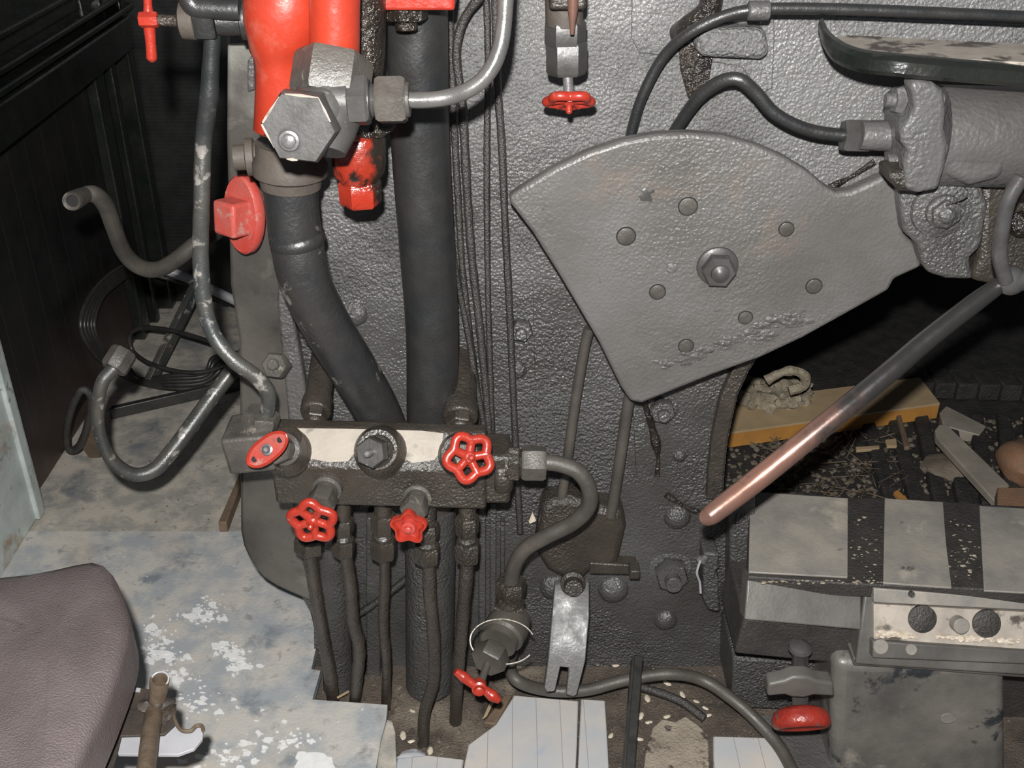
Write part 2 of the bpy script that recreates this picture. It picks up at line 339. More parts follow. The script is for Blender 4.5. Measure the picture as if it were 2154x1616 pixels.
bm = TP([(1350,830,B),(1372,900,B),(1384,960,B),(1382,1000,B)], 7, wob=.8); TP([(1400,1040,B),(1450,1070,B),(1510,1090,B)], 7, bm, wob=.9); part(t, 'weld_bead', bm, tarwet)
bm = TP([(1745,395,B-.01),(1790,372,B-.01),(1840,340,B-.01)], 6, wob=.8); part(t, 'weld_bead', bm, tarwet)
# dark lower ribs between the small pipes
for x0, x1, y0, y1, d in ((770,800,1090,1470,.03),(1006,1022,1050,1400,.02),(1030,1044,1060,1330,.02),(1052,1062,1100,1230,.02)):
    bm = prism(NB(), [P(x, y, B-d) for x, y in ((x0,y0),(x1,y0),(x1,y1),(x0,y1))], (0, d+.002, 0)); part(t, 'rib', bm, tar, bevel=.004)
# casing flange on the left
t = thing('boiler_casing', 'grey dusty casing leg behind the pipes at the left edge of the backhead', 'casing')
out = [(478,-60),(476,300),(484,600),(503,720),(504,900),(506,1120),(512,1150),(522,1172),(536,1196),(554,1216),(580,1233),(610,1247),(650,1264),(660,1264),(640,1100),(612,860),(600,640),(590,400),(585,-60)]
part(t, 'side_sheet', PP(out, 1.672, .06), casing, bevel=.006)
part(t, 'boiler_side', box(NB(), (-.375, 2.54, 1.15), (.05, 1.60, 1.6)), tarl, bevel=.01)
part(t, 'long_strip', PP([(588,560),(612,640),(650,860),(668,1000),(690,1290),(655,1262),(618,1120),(604,860),(582,640)], 1.665, .03), tarl, bevel=.006)
bm = NB(); p = P(590, 768, 1.67); hexn(bm, p, (-.2,-1,.5), .03, .024, rot=.5); cyl(bm, p, p+Vector((-.006,-.034,.02)), .010)
part(t, 'casing_bolt', bm, steelg)
bm = PP([(520,130),(534,110),(536,190),(520,195)], 1.662, .02); PP([(482,95),(530,95),(530,20),(482,20)], 1.655, .03, bm); part(t, 'cleat', bm, tarl, bevel=.003)

# ============================================================ BIG PIPES
def pipe(name, spec, r, m, label, wob=0, cat='pipe', group=None, **k):
    return solo(name, TP(spec, r, wob=wob, **k), m, label, cat, group)
t = thing('steam_pipe', 'thick straight black steam pipe running down the backhead to the valve manifold', 'pipe')
sp = [(874,-120,1.56),(878,100,1.57),(884,300,1.58),(898,520,1.59),(909,700,1.60),(908,900,1.61),(905,1150,1.62),(903,1420,1.62)]
bm = NB(); sweep(bm, [P(*s) for s in sp], .0435, seg=40); part(t, 'pipe_body', bm, pipeb)
part(t, 'lower_sleeve', sweep(NB(), [P(905,1060,1.615), P(905,1150,1.62), P(903,1440,1.62)], .0475, seg=36), tar, 'tar-caked lower end')
bm = NB(); q = P(853, 8, 1.50); bar(bm, P(790,-12,1.50), P(960,-12,1.50), .10, .022, (0,0,1)); part(t, 'flange', bm, redw, 'dirty red flange', .004)
for fx in (852,):
    bm = NB(); q = P(fx, -4, 1.49); hexn(bm, q, (0,-.1,-1), .028, .030, rot=.2); cyl(bm, q, q+Vector((0,-.003,-.040)), .015); part(t, 'flange_bolt', bm, tarwet)
t = thing('delivery_pipe', 'thick bent black delivery pipe below the grey hexagonal cap', 'pipe')
sp = [(612,300,1.50),(612,400,1.50),(622,500,1.50),(645,600,1.50),(690,690,1.52),(745,780,1.54),(795,870,1.57),(830,960,1.60)]
part(t, 'pipe_body', sweep(NB(), [P(*s) for s in sp], .0390, seg=40), pipew)
part(t, 'lower_leg', sweep(NB(), [P(700,1060,1.64), P(705,1250,1.64), P(712,1480,1.64)], .030, seg=30), tar, 'tar-caked lower leg')
bm = NB(); a = P(608, 300, 1.50); b = P(612, 392, 1.50); lathe(bm, a, b-a, [(0,.047),(.02,.048),(.03,.053),(.045,.053),(.05,.045),((b-a).length,.043)], 40); part(t, 'pipe_collar', bm, plateedge, 'dusty brown collar')
bm = NB(); a = P(537, 330, 1.52); lathe(bm, a, (-1,-.15,0), [(-.05,.022),(.0,.022),(.002,.027),(.012,.027),(.014,.018),(.03,.018)], 24); part(t, 'side_boss', bm, plateedge)
bm = NB(); a = P(626, 505, 1.50); lathe(bm, a, P(623,500,1.5)-P(628,520,1.5), [(-.008,.0385),(-.004,.0415),(.006,.0415),(.01,.0385)], 40); part(t, 'weld_seam', bm, pipeb)

# ============================================================ RED CHECK VALVE AND FITTINGS
t = thing('check_valve', 'large bright red cast check valve at the top left with grey hexagonal junction', 'valve')
def lpx(Y, rows, cx, seg=44, bm=None, ax=None):
    "upright turned shape: rows of (py, half width px), centre line px"
    bm = bm or NB(); rings = []
    for py, rp in rows:
        c = P(cx(py) if callable(cx) else cx, py, Y); r = rad(rp, py, Y)
        rings.append([bm.verts.new(c+Vector((math.cos(2*math.pi*k/seg)*r, math.sin(2*math.pi*k/seg)*r, 0))) for k in range(seg)])
    for i in range(len(rings)-1):
        for k in range(seg):
            j = (k+1) % seg; bm.faces.new((rings[i][k], rings[i][j], rings[i+1][j], rings[i+1][k]))
    bm.faces.new(rings[0][::-1]); bm.faces.new(rings[-1]); return bm
part(t, 'valve_body', lpx(1.38, [(-120,60),(-60,78),(0,88),(40,87),(80,78),(105,68),(120,60),(135,57),(170,56),(220,58),(268,60),(276,50)], lambda y: 600 if y < 100 else 594), red)
bm = lpx(1.36, [(-120,34),(-20,34),(6,30),(20,24)], 616); part(t, 'bonnet_bolt', bm, redd)
part(t, 'valve_cylinder', lpx(1.34, [(-140,54),(0,54),(80,53),(120,52),(148,46),(150,30)], 704), red)
part(t, 'tar_coat', lpx(1.45, [(-140,52),(60,52),(110,50),(180,44),(230,30)], 760), tarwet, 'glossy wet tar')
# junction: upper hex, body, front cap, union
bm = NB(); a = P(704, 118, 1.34); b = P(690, 215, 1.31)
d = (b-a).normalized(); hexn(bm, a, d, .052, .048, rot=.15, ch=.06); part(t, 'hex_nut', bm, steelg)
bm = NB(); lathe(bm, a+d*.045, d, [(0,.040),(.025,.043),(.05,.038),(.072,.03)], 32); part(t, 'junction_body', bm, steeld)
cc = P(628, 270, 1.235); axc = (EYE - cc).normalized(); axc = (axc + Vector((-.20, 0, -.16))).normalized()
bm = NB(); lathe(bm, cc-axc*.075, axc, [(0,.026),(.03,.034),(.045,.037)], 32); back = P(705, 215, 1.31); sweep(bm, [cc-axc*.06, (cc+back)/2-axc*.02, back], [.036,.036,.036], seg=28); part(t, 'cap_neck', bm, steeld)
bm = NB(); lathe(bm, cc-axc*.034, axc, [(0,.040),(.004,.0445),(.028,.0445),(.034,.0415)], 6, rot=.42); part(t, 'hex_cap', bm, steeld)
aa_, uu_, vv_ = frame(axc); hx = [cc+axc*(-.034+.0335)+(uu_*math.cos(.42+k*math.pi/3)+vv_*math.sin(.42+k*math.pi/3))*.0425 for k in range(7)]
bm = NB()
for k, (f0, f1) in ((0,(.1,.95)),(1,(.0,.7)),(2,(.2,.5)),(4,(.3,1)),(5,(.0,.9))):
    sweep(bm, [hx[k].lerp(hx[k+1], f0), hx[k].lerp(hx[k+1], (f0+f1)/2), hx[k].lerp(hx[k+1], f1)], [.0008,.0016,.0007], seg=6, wob=.8)
part(t, 'chipped_edge', bm, cream, 'pale chipped paint edges')
bm = NB(); e = P(606, 296, 1.19); e = cc+axc*.001-(cc-EYE).cross(Vector((0,0,1))).normalized()*.011+Vector((0,0,-.013)); lathe(bm, e-axc*.004, axc, [(0,.018),(.003,.0145),(.006,.012),(.009,.0115),(.0095,.0085),(.013,.0082),(.0145,.006)], 28)
part(t, 'cap_screw', bm, steel, 'bright worn screw end')
x0, x1 = P(700,213,1.30), P(845,210,1.30); du = (x1-x0).normalized()
bm = NB(); lathe(bm, x0, du, [(0,.030),(.02,.029),(.022,.025),(.045,.024)], 32); lathe(bm, x0+du*.045, du, [(0,.018)]+[q for k in range(4) for q in ((.002+k*.004,.0205),(.004+k*.004,.0185))]+[(.02,.018)], 28); part(t, 'threaded_union', bm, steeld)
bm = NB(); hexn(bm, x0+du*.018, du, .026, .031, rot=.1); part(t, 'union_nut', bm, steeld)
bm = NB(); hexn(bm, x0+du*.052, du, .036, .030, rot=.15); lathe(bm, x0+du*.086, du, [(0,.022),(.006,.02)], 24); part(t, 'union_nut', bm, steelg, 'dusty pale union nut')

t = thing('drain_cup', 'oily red drain cup with a tar-black tip hanging below the grey junction', 'cup')
part(t, 'cup_body', lpx(1.46, [(240,40),(262,54),(275,56),(282,53),(288,56),(340,57),(362,54),(380,40),(384,38)], 755), oilred)
bm = NB(); a = P(756, 378, 1.46); hexn(bm, a, (0,0,-1), .036, .030, rot=.3); part(t, 'cup_nut', bm, oilred); bm = NB(); lump(bm, P(772, 405, 1.455), .016, (1.1,1,.9), 3); part(t, 'tar_drip', bm, tarwet)
bm = NB(); lump(bm, P(770, 268, 1.43), .028, (1.2,.5,.5), 5, .4); part(t, 'tar_drip', bm, tarwet)

pipe('bent_pipe', [(838,209,1.30),(880,211,1.30),(930,207,1.30),(975,194,1.31),(1018,165,1.32),(1047,115,1.33),(1060,50,1.34),(1068,-80,1.35)], 17, pipes, 'smooth worn grey pipe curving up from the pale union nut', wob=.05)

# red bar handle top left
t = thing('bar_handle_valve', 'black valve with an upright red bar handle in the top left corner', 'valve')
Yh = 1.50
bm = sweep(NB(), [P(308,-60,Yh), P(311,10,Yh), P(313,45,Yh), P(317,90,Yh), P(319,122,Yh), P(319,130,Yh)], [rad(9,0,Yh), rad(9,0,Yh), rad(13,0,Yh), rad(11,0,Yh), rad(11.5,0,Yh), rad(5,0,Yh)]); part(t, 'bar_handle', bm, redw)
bm = NB(); hexn(bm, P(293,42,Yh-.008), (1,.1,0), .024, .0105); part(t, 'handle_nut', bm, redw)
bm = cyl(NB(), P(325,42,Yh), P(395,45,Yh), .0075); part(t, 'stem', bm, grime)
bm = NB(); a = P(378,42,Yh); lathe(bm, a, (1,0,0), [(0,.018),(.004,.025),(.022,.026),(.026,.016),(.04,.016)], 24); part(t, 'packing_nut', bm, plateedge)
bm = NB(); a = P(412,42,Yh); hexn(bm, a, (1,.03,0), .028, .030, rot=.2); lathe(bm, a+Vector((.028,0,0)), (1,.1,0), [(0,.020),(.03,.02),(.032,.026),(.05,.027),(.07,.02),(.12,.02)], 28); part(t, 'valve_body', bm, pipeb)
bm = sweep(NB(), [P(505,20,1.48), P(450,18,1.48), P(405,10,1.48), P(390,-40,1.48)], .014); part(t, 'branch', bm, pipeb)
# left bent pipe
t = thing('condensate_pipe', 'worn bent grey pipe coming down the far left side into the manifold elbow', 'pipe')
sp = [(448,70,1.50),(443,140,1.50),(440,200,1.50),(428,300,1.50),(424,420,1.49),(422,540,1.49),(430,640,1.48),(450,705,1.47),(490,757,1.46),(535,790,1.46),(562,822,1.46),(565,850,1.46),(558,885,1.46)]
part(t, 'pipe_body', TP(sp, [18,18,19,18,17,17,17,17,17,17,17,16,16], wob=.08), pipeg)
bm = NB(); a = P(552, 868, 1.46); b = P(543, 905, 1.46); hexn(bm, a, b-a, .045, .030, rot=.2); part(t, 'pipe_nut', bm, steelg)

# red oval inspection plug
t = thing('inspection_plug', 'red oval flange with a square plug on the grey casing leg', 'plug')
pc = P(524, 449, 1.645); n_ = Vector((-.55,-.80,.12)).normalized()
bm = lathe(NB(), pc, n_, [(0,.060),(.004,.064),(.016,.064),(.020,.060)], 44, sx=1.0, sy=.60); part(t, 'oval_flange', bm, redd, bevel=0)
a, u, v = frame(n_); M = Matrix((v, a, u)).transposed()
bm = box(NB(), pc+n_*.030, (.047,.050,.055), M); part(t, 'plug_head', bm, redd, bevel=.006)

# ============================================================ LEFT-HAND PIPES
t = thing('open_ended_pipe', 'bent dark pipe ending in an open mouth in front of the left wall', 'pipe')
sp = [(165,415,1.78),(196,408,1.80),(222,432,1.83),(240,480,1.87),(262,532,1.92),(295,562,1.95),(335,566,1.98),(375,543,2.02),(420,508,2.06),(500,465,2.12),(570,430,2.14),(640,395,2.14)]
part(t, 'pipe_body', TP(sp, [16,18,18,17,17,17,17,17,17,17,17,17]), piped)
a = P(178, 410, 1.785); b = P(150, 424, 1.72); bm = NB(); L_ = (b-a).length
lathe(bm, a, b-a, [(0,.0135),(L_*.4,.0155),(L_*.9,.0165),(L_,.0150),(L_-.004,.0098),(L_-.015,.0090)], 26); part(t, 'pipe_mouth', bm, steelg)
bm = NB(); lathe(bm, a, b-a, [(L_-.012,.0092),(L_-.011,.0092)], 20); part(t, 'bore', bm, dark)
t = thing('looped_pipe', 'dark U-shaped pipe with a union nut hanging over the far floor plate', 'pipe')
sp = [(262,745,1.80),(240,775,1.78),(215,805,1.76),(206,860,1.75),(212,920,1.75),(237,970,1.76),(280,998,1.77),(325,988,1.79),(365,945,1.82),(410,885,1.86),(450,830,1.90),(520,740,1.96),(600,650,2.05),(660,590,2.08)]
part(t, 'pipe_body', TP(sp, [13,15,14,13,13,14,15,16,17,17,17,17,17,17]), pipeg)
a = P(238, 778, 1.78); b = P(262, 740, 1.81); bm = NB(); hexn(bm, a, b-a, .042, .026, rot=.2, n=8); part(t, 'union_nut', bm, steelg)
t = thing('eye_rod', 'thin iron rod bent into a long narrow eye at the foot of the left wall', 'rod')
ey = [(180,820),(190,832),(191,855),(186,885),(178,915),(165,940),(150,947),(141,935),(140,905),(148,865),(162,832),(171,821)]
pts = catmull([P(x, y, 2.26+(y-820)*.0006) for x, y in ey+ey[:1]], 6)[:-1]
part(t, 'eye', sweep(NB(), pts, rad(8,880,2.3), closed=True), thinp)
bm = prism(NB(), [P(x, y, 2.30+(y-885)*.0016) for x, y in ((183,885),(192,880),(212,965),(196,975),(188,965),(170,940))], (0,.02,.0)); part(t, 'flat_shank', bm, brownw, bevel=.002)

# coil on the far floor
t = thing('cable_coil', 'black cable coil standing against the left wall on the far floor plate', 'cable')
def onwall(x, y, Y):
    q = P(x, y, Y); k_ = -1.165/q.x if q.x < -1.165 else 1; q = EYE+(q-EYE)*k_; 
    if q.z < .012: q = EYE+(q-EYE)*((EYE.z-.012)/(EYE.z-q.z))
    return q
for i, off in enumerate((0, 8, 15, 22, 28)):
    sp = [(500-off,636,3.05),(430-off,598,3.10),(362,572+off*.6,3.12),(290,553+off*.6,3.10),(251+off*.7,564+off*.5,3.06),(217+off*.8,589+off*.4,3.0),(189+off,622,2.96),(173+off,658,2.93),(170+off,690,2.90),(180+off,718,2.87),(205+off,752,2.84),(250+off*.6,785-off*.5,2.80),(295,806-off*.3,2.79),(362,818-off,2.76),(430,812-off,2.77),(478-off,780-off,2.80),(510,740,2.9)]
    part(t, 'strand', sweep(NB(), [onwall(*q) for q in sp], .0068, seg=10), cable)
pipe('grey_hose', [(330,566,3.0),(362,573,3.02),(410,592,3.02),(460,616,3.0),(530,650,2.98)], 10, whitehose, 'pale grey hose lying along the top of the black cable coil', cat='hose')
pipe('thin_cable', [(480,735,2.7),(437,717,2.75),(368,697,2.80),(312,689,2.84),(281,696,2.86),(272,714,2.86),(281,740,2.85),(312,763,2.80),(362,779,2.76),(404,784,2.74),(446,778,2.74),(500,755,2.72)], 4.5, cable, 'thin loop of black cable lying on the far floor plate', cat='cable')
bm = NB(); a, b = P(413,590,3.02), P(312,800,2.78); bar(bm, a, b, .016, .022, (0,0,1)); bar(bm, a+Vector((.010,0,-.006)), b+Vector((.010,0,-.006)), .008, .036, (0,0,1))
solo('angle_iron', bm, pipeg, 'grey angle iron leaning diagonally behind the cable loop', 'bar', bevel=.002)
a, b = G(236,866,.008), G(520,802,.008); bm = bar(NB(), a, b, .030, .022); bar(bm, a+Vector((0,-.02,.004)), b+Vector((0,-.02,.004)), .008, .034)
solo('flat_bar', bm, cable, 'dark channel bar lying flat on the far floor plate', 'bar', bevel=.003)
bm = prism(NB(), [G(462,1120,.0), G(505,1020,.0), G(516,1022,.0), G(480,1120,0)], (0,0,.03)); solo('wood_strip', bm, brownw, 'narrow brown wooden strip wedged between floor plate and casing leg', 'strip', bevel=.003)

# ============================================================ MANIFOLD
t = thing('valve_manifold', 'dark iron manifold block with a cream painted upper face carrying red handwheels', 'manifold')
def MX(px, py, Y): return P(px, py, Y)
sec = [(1.455,.0),]
L0, L1 = P(572,985,1.45), P(1052,1000,1.45)
zf, zt, zb = .625, .672, .548
def msec(x, tilt):
    return [Vector((x,1.455,zf+tilt)), Vector((x,1.500,zt+tilt)), Vector((x,1.525,zt+tilt)), Vector((x,1.56,zb+tilt)), Vector((x,1.455,zb+tilt))]
xa, xb = P(572,1000,1.455).x, P(1022,1000,1.455).x
bm = NB(); A = [bm.verts.new(v) for v in msec(xa, .004)]; Bv = [bm.verts.new(v) for v in msec(xb, -.008)]
bm.faces.new(A); bm.faces.new(Bv[::-1])
for i in range(5): bm.faces.new((A[i], Bv[i], Bv[(i+1) % 5], A[(i+1) % 5]))
part(t, 'block', bm, grime, bevel=.006)
# cream painted face as a thin sheet of paint
def face_pt(f, s, tilt=True):
    x = xa+(xb-xa)*f; dz = .004-.012*f
    return Vector((x, 1.455+.045*s, zf+(zt-zf)*s+dz))+Vector((0,-.0008,.0007))
bm = NB(); top = [face_pt(f, s) for f, s in ((.10,.95),(.30,.97),(.50,.98),(.70,.98),(.80,.93),(.79,.5),(.76,.25),(.66,.16),(.60,.30),(.54,.62),(.44,.66),(.39,.40),(.36,.16),(.27,.12),(.18,.20),(.13,.5))]
prism(bm, top, (0,.0012,-.001)); part(t, 'cream_face', bm, cream, 'worn cream paint')
# right end boss, left end elbow block
a = P(1022, 985, 1.50); bm = NB(); box(bm, P(1045,985,1.50), (.045,.075,.095)); lathe(bm, P(1040,985,1.50), (1,0,-.02), [(0,.045),(.026,.045),(.032,.030)], 28); part(t, 'end_boss', bm, grime, bevel=.008)
bm = NB(); a = P(1062,975,1.48); du = Vector((1,0,-.02)).normalized(); lathe(bm, a, du, [(0,.026),(.022,.026)]+[q for k in range(3) for q in ((.023+k*.005,.022),(.0255+k*.005,.024))]+[(.040,.02)], 28); part(t, 'threaded_neck', bm, grime)
bm = NB(); hexn(bm, a+du*.004, du, .02, .030); part(t, 'neck_nut', bm, grime)
bm = NB(); c = P(528,945,1.44); box(bm, c+Vector((0,.02,.0)), (.076,.080,.066), Matrix.Rotation(-.12,3,'Y')); part(t, 'elbow_block', bm, steelg, 'worn elbow block at the left end', .006)
bm = NB(); lathe(bm, P(605,950,1.46), (-.1,-.2,1), [(-.03,.03),(.03,.03)], 24); part(t, 'end_web', bm, grime, bevel=.004)
# mounting lugs with nuts on top of the block
for px, py, s in ((664,868,1.0),(968,880,1.15)):
    bm = NB(); c = P(px, py, 1.56); lathe(bm, c+Vector((0,.13,.045)), (0,-1,-.35), [(0,.022*s),(.10,.023*s),(.115,.026*s),(.137,.026*s),(.140,.023*s)], 28); ax_ = Vector((0,-1,-.35)).normalized()
    lug = part(t, 'mounting_lug', bm, grime, bevel=.003)
    bm = NB(); q = c+ax_*.0; hexn(bm, q, ax_, .018, .020*s, rot=.3); dome(bm, q+ax_*.016, ax_, .013*s, .012); part(lug, 'lug_nut', bm, grime)
# bosses on the cream face and centre plug
def boss(px, py, Y, r, m=grime, d=(-.05,-.75,.62)):
    p = P(px, py, Y); a = Vector(d).normalized(); return lathe(NB(), p-a*.03, a, [(0,r*1.25),(.022,r*1.15),(.036,r),(.042,r*.9)], 32)
part(t, 'valve_boss', boss(600,950,1.462,.034), grime)
part(t, 'valve_boss', boss(796,948,1.462,.036), grime)
part(t, 'valve_boss', boss(968,955,1.462,.032), grime)

# --- valves on the manifold
def hw(par, c, ax, R_, rt, m=redw, lobes=5, rot=0, amp=.12, hubr=.27, name='handwheel', squash=1):
    a, u, v = frame(ax); bm = NB(); n = 80; pts = []
    for k in range(n):
        t_ = 2*math.pi*k/n; r = R_*(1-amp+amp*math.cos(lobes*(t_-rot)))
        pts.append(c+u*(r*math.cos(t_))+v*(r*math.sin(t_)))
    sweep(bm, pts, rt, closed=True, seg=14)
    o = part(par, name, bm, m)
    b2 = NB(); lathe(b2, c-a*rt*1.5, a, [(0,R_*hubr*.8),(rt*.5,R_*hubr),(rt*2.2,R_*hubr),(rt*2.6,R_*hubr*.7)], 24); lathe(b2, c+a*rt*1.0, a, [(0,R_*hubr*.55),(rt*1.4,R_*hubr*.5),(rt*1.7,R_*hubr*.25)], 16); part(o, 'hub', b2, m)
    for k in range(lobes):
        t_ = rot+2*math.pi*(k+.5)/lobes; d = u*math.cos(t_)+v*math.sin(t_)
        b3 = NB(); sweep(b3, [c+d*R_*hubr*.6-a*rt*.3, c+d*R_*.55, c+d*R_*(1-2*amp)], [rt*1.0, rt*.9, rt*1.15], seg=10); part(o, 'spoke', b3, m)
    return o
def valve(label, base, wc, R_, rt, rot=0, hexr=.019, bonnet=steelg, star=False, boots=True):
    t = thing('manifold_valve', label, 'valve'); ax_ = (wc-base).normalized(); L_ = (wc-base).length
    bm = NB(); lathe(bm, base-ax_*.015, ax_, [(0,hexr*1.15),(L_*.30,hexr*1.15),(L_*.32,hexr*.9),(L_*.45,hexr*.9)], 28); part(t, 'bonnet', bm, bonnet)
    bm = NB(); hexn(bm, base+ax_*L_*.28, ax_, L_*.34, hexr*1.1, rot=.3); part(t, 'packing_nut', bm, bonnet)
    bm = cyl(NB(), base+ax_*L_*.5, wc, .0055); part(t, 'stem', bm, steelg)
    if not star: hw(t, wc, ax_, R_, rt, rot=rot)
    else:
        a, u, v = frame(ax_); rf = lambda q: .87+.13*math.cos(5*(q-rot))
        bm = lathe(NB(), wc-a*.006, a, [(0,R_*.5),(.004,R_*.95),(.012,R_),(.016,R_*.95),(.016,R_*.82),(.009,R_*.70),(.007,R_*.45),(.007,R_*.1)], 80, rf=rf); o = part(t, 'handwheel', bm, redw)
        bm = NB(); lathe(bm, wc, a, [(0,.012),(.010,.011),(.011,.006),(.016,.006),(.018,.003)], 20); part(o, 'hub', bm, redd)
    return t
valve('red lobed handwheel valve at the right end of the manifold, over the end boss', P(968,955,1.45), P(987,962,1.385), .0352, .0074, rot=.35)
valve('large red lobed handwheel valve under the left part of the manifold', P(692,1020,1.462), P(658,1097,1.36), .0352, .0074, rot=.1, hexr=.0215)
valve('smaller red dished star wheel valve under the middle of the manifold', P(880,1040,1.462), P(861,1105,1.37), .0315, .004, rot=0, hexr=.0205, star=True)
# oval handle valve
t = thing('oval_handle_valve', 'valve with a flat pink-red oval handle at the left end of the manifold', 'valve')
base = P(603,945,1.445); wc = P(563,946,1.385); ax_ = (wc-base).normalized()
bm = NB(); lathe(bm, base-ax_*.02, ax_, [(0,.026),(.03,.026),(.034,.020),(.05,.019)], 28); part(t, 'bonnet', bm, steelg)
bm = NB(); hexn(bm, base+ax_*.02, ax_, .022, .024); part(t, 'packing_nut', bm, steelg)
nn = (EYE-wc).normalized()+Vector((-.25,0,0)); nn.normalize(); a, u, v = frame(nn); dr = -(v*math.cos(.72)-u*math.sin(.72)); dr = Vector((.0,0,0))+(P(598,922,1.385)-P(530,974,1.385)).normalized(); dq = nn.cross(dr).normalized()
oval = []
for k in range(40):
    t_ = 2*math.pi*k/40; ct, st_ = math.cos(t_), math.sin(t_); oval.append(wc + dr*(.041*math.copysign(abs(ct)**.82, ct)) + dq*(.0175*math.copysign(abs(st_)**1.15, st_)))
bm = prism(NB(), [p-nn*.003 for p in oval], nn*.006); h = part(t, 'oval_handle', bm, redd)
bm = sweep(NB(), [p+nn*.003 for p in oval], .0022, closed=True, seg=8); part(h, 'raised_rim', bm, redw)
for s in (-1, 1):
    bm = lathe(NB(), wc+dr*(.0275*s)+nn*.0031, nn, [(0,.0046),(.0006,.0046)], 18); part(h, 'hole', bm, dark, 'dark round hole')
bm = NB(); lathe(bm, wc+nn*.002, nn, [(0,.010),(.004,.009),(.005,.006),(.010,.0055),(.012,.003)], 18); part(h, 'centre_nut', bm, steel)
# bare hex plug
t = thing('hex_plug_valve', 'bare dark hexagonal valve spindle in the middle of the cream face', 'valve')
base = P(796,948,1.455); wc = P(765,957,1.385); ax_ = (wc-base).normalized()
bm = NB(); lathe(bm, base, ax_, [(0,.026),(.016,.026),(.02,.022)], 28); part(t, 'collar', bm, grime)
bm = NB(); hexn(bm, base+ax_*.014, ax_, .032, .0255, rot=.2); part(t, 'hex_nut', bm, steeld)
bm = NB(); lathe(bm, base+ax_*.046, ax_, [(0,.007),(.010,.0065),(.020,.0055),(.022,.003)], 16); part(t, 'stem', bm, steel, 'bright stem end')

# manifold outlet pipes
def outlet(nut, path, label, rpx=12, big=1.0, m=grime):
    t = thing('drain_pipe', label, 'pipe', 'manifold drain pipes'); Y0 = path[0][2]
    part(t, 'pipe_body', TP(path, rpx, wob=.10), m)
    x, y0, y1, w_ = nut; a = P(x, y0, Y0); b = P(x, y1, Y0); d = (b-a).normalized(); L_ = (b-a).length; r = rad(w_, (y0+y1)/2, Y0)
    bm = NB(); lathe(bm, a-d*.04, d, [(0,r*.72),(.04,r*.72)], 24); hexn(bm, a, d, L_*.42, r*1.02, rot=.3); part(t, 'upper_nut', bm, m)
    bm = NB(); lathe(bm, a+d*L_*.4, d, [(0,r*.7)]+[q for k in range(3) for q in ((.003+k*.004,r*.82),(.005+k*.004,r*.72))]+[(L_*.25,r*.7)], 24); part(t, 'thread', bm, m)
    bm = NB(); hexn(bm, a+d*L_*.58, d, L_*.42, r*1.12, rot=.1); part(t, 'lower_nut', bm, m)
outlet((651,1085,1158,30), [(651,1150,1.52),(658,1210,1.53),(668,1270,1.54),(682,1350,1.56),(695,1420,1.58),(702,1490,1.59)], 'leftmost manifold drain pipe beside the floor plate edge', 14)
outlet((722,1090,1165,23), [(724,1150,1.50),(737,1230,1.51),(742,1300,1.52),(756,1360,1.53),(752,1420,1.55),(745,1490,1.58)], 'manifold drain pipe just right of the large lower handwheel', 13)
outlet((806,1080,1170,26), [(808,1150,1.52),(809,1230,1.53),(806,1310,1.54),(813,1400,1.56),(812,1490,1.58)], 'middle manifold drain pipe directly left of the star wheel', 11)
outlet((898,1100,1180,26), [(902,1160,1.48),(904,1250,1.48),(912,1340,1.48),(912,1430,1.49),(893,1500,1.50),(890,1570,1.49)], 'manifold drain pipe just right of the star wheel, curving to the dirt', 13)
outlet((983,1085,1178,25), [(985,1160,1.49),(978,1240,1.49),(970,1340,1.50),(962,1430,1.52),(958,1518,1.54)], 'rightmost manifold drain pipe below the right handwheel', 14)
pipe('conduit', [(725,1300,1.66),(765,1285,1.65),(850,1222,1.65),(965,1115,1.65),(990,1095,1.66)], 8, thinp, 'thin diagonal conduit crossing behind the manifold drain pipes', wob=.2)

# pipe from the manifold to the lower drain cock
t = thing('bent_drain_pipe', 'thick S-bent dusty pipe from the manifold end to the lower drain cock', 'pipe')
sp = [(1135,972,1.48),(1175,976,1.48),(1215,992,1.475),(1238,1025,1.47),(1238,1065,1.47),(1205,1100,1.475),(1150,1128,1.48),(1105,1155,1.49),(1082,1190,1.50),(1074,1235,1.51)]
part(t, 'pipe_body', TP(sp, 17), piped)
bm = NB(); a = P(1097,974,1.48); hexn(bm, a, (1,0,-.02), .040, .029, rot=.25); part(t, 'union_nut', bm, steelg)
bm = NB(); a = P(1075,1220,1.51); b = P(1073,1262,1.51); hexn(bm, a, b-a, .034, .028, rot=.3); part(t, 'lower_nut', bm, grime)
t = thing('drain_cock', 'lower drain cock with a red T-bar handle above the pale boards', 'valve')
bm = NB(); a = P(1073,1255,1.51); b = P(1070,1300,1.51); lathe(bm, a, b-a, [(0,.024),(.045,.026),(.06,.03)], 28); part(t, 'inlet', bm, grime)
bm = NB(); hexn(bm, P(1072,1268,1.51), (0,0,-1), .024, .030, rot=.1); part(t, 'inlet_nut', bm, grime)
a = P(1072,1310,1.50); b = P(1027,1392,1.41); d = (b-a).normalized(); L_ = (b-a).length
bm = NB(); lathe(bm, a-d*.02, d, [(0,.033),(.03,.040),(L_*.55,.039),(L_*.6,.034),(L_*.75,.033)], 32); part(t, 'cock_body', bm, piped)
bm = NB(); hexn(bm, a+d*L_*.72, d, L_*.34, .032, rot=.2); part(t, 'packing_nut', bm, piped)
c = P(1008,1446,1.36); bm = cyl(NB(), a+d*L_, c, .0065); part(t, 'stem', bm, piped)
tp = [P(958,1412,1.37), P(975,1424,1.368), P(996,1440,1.362), c, P(1020,1452,1.358), P(1036,1464,1.352), P(1050,1474,1.35)]
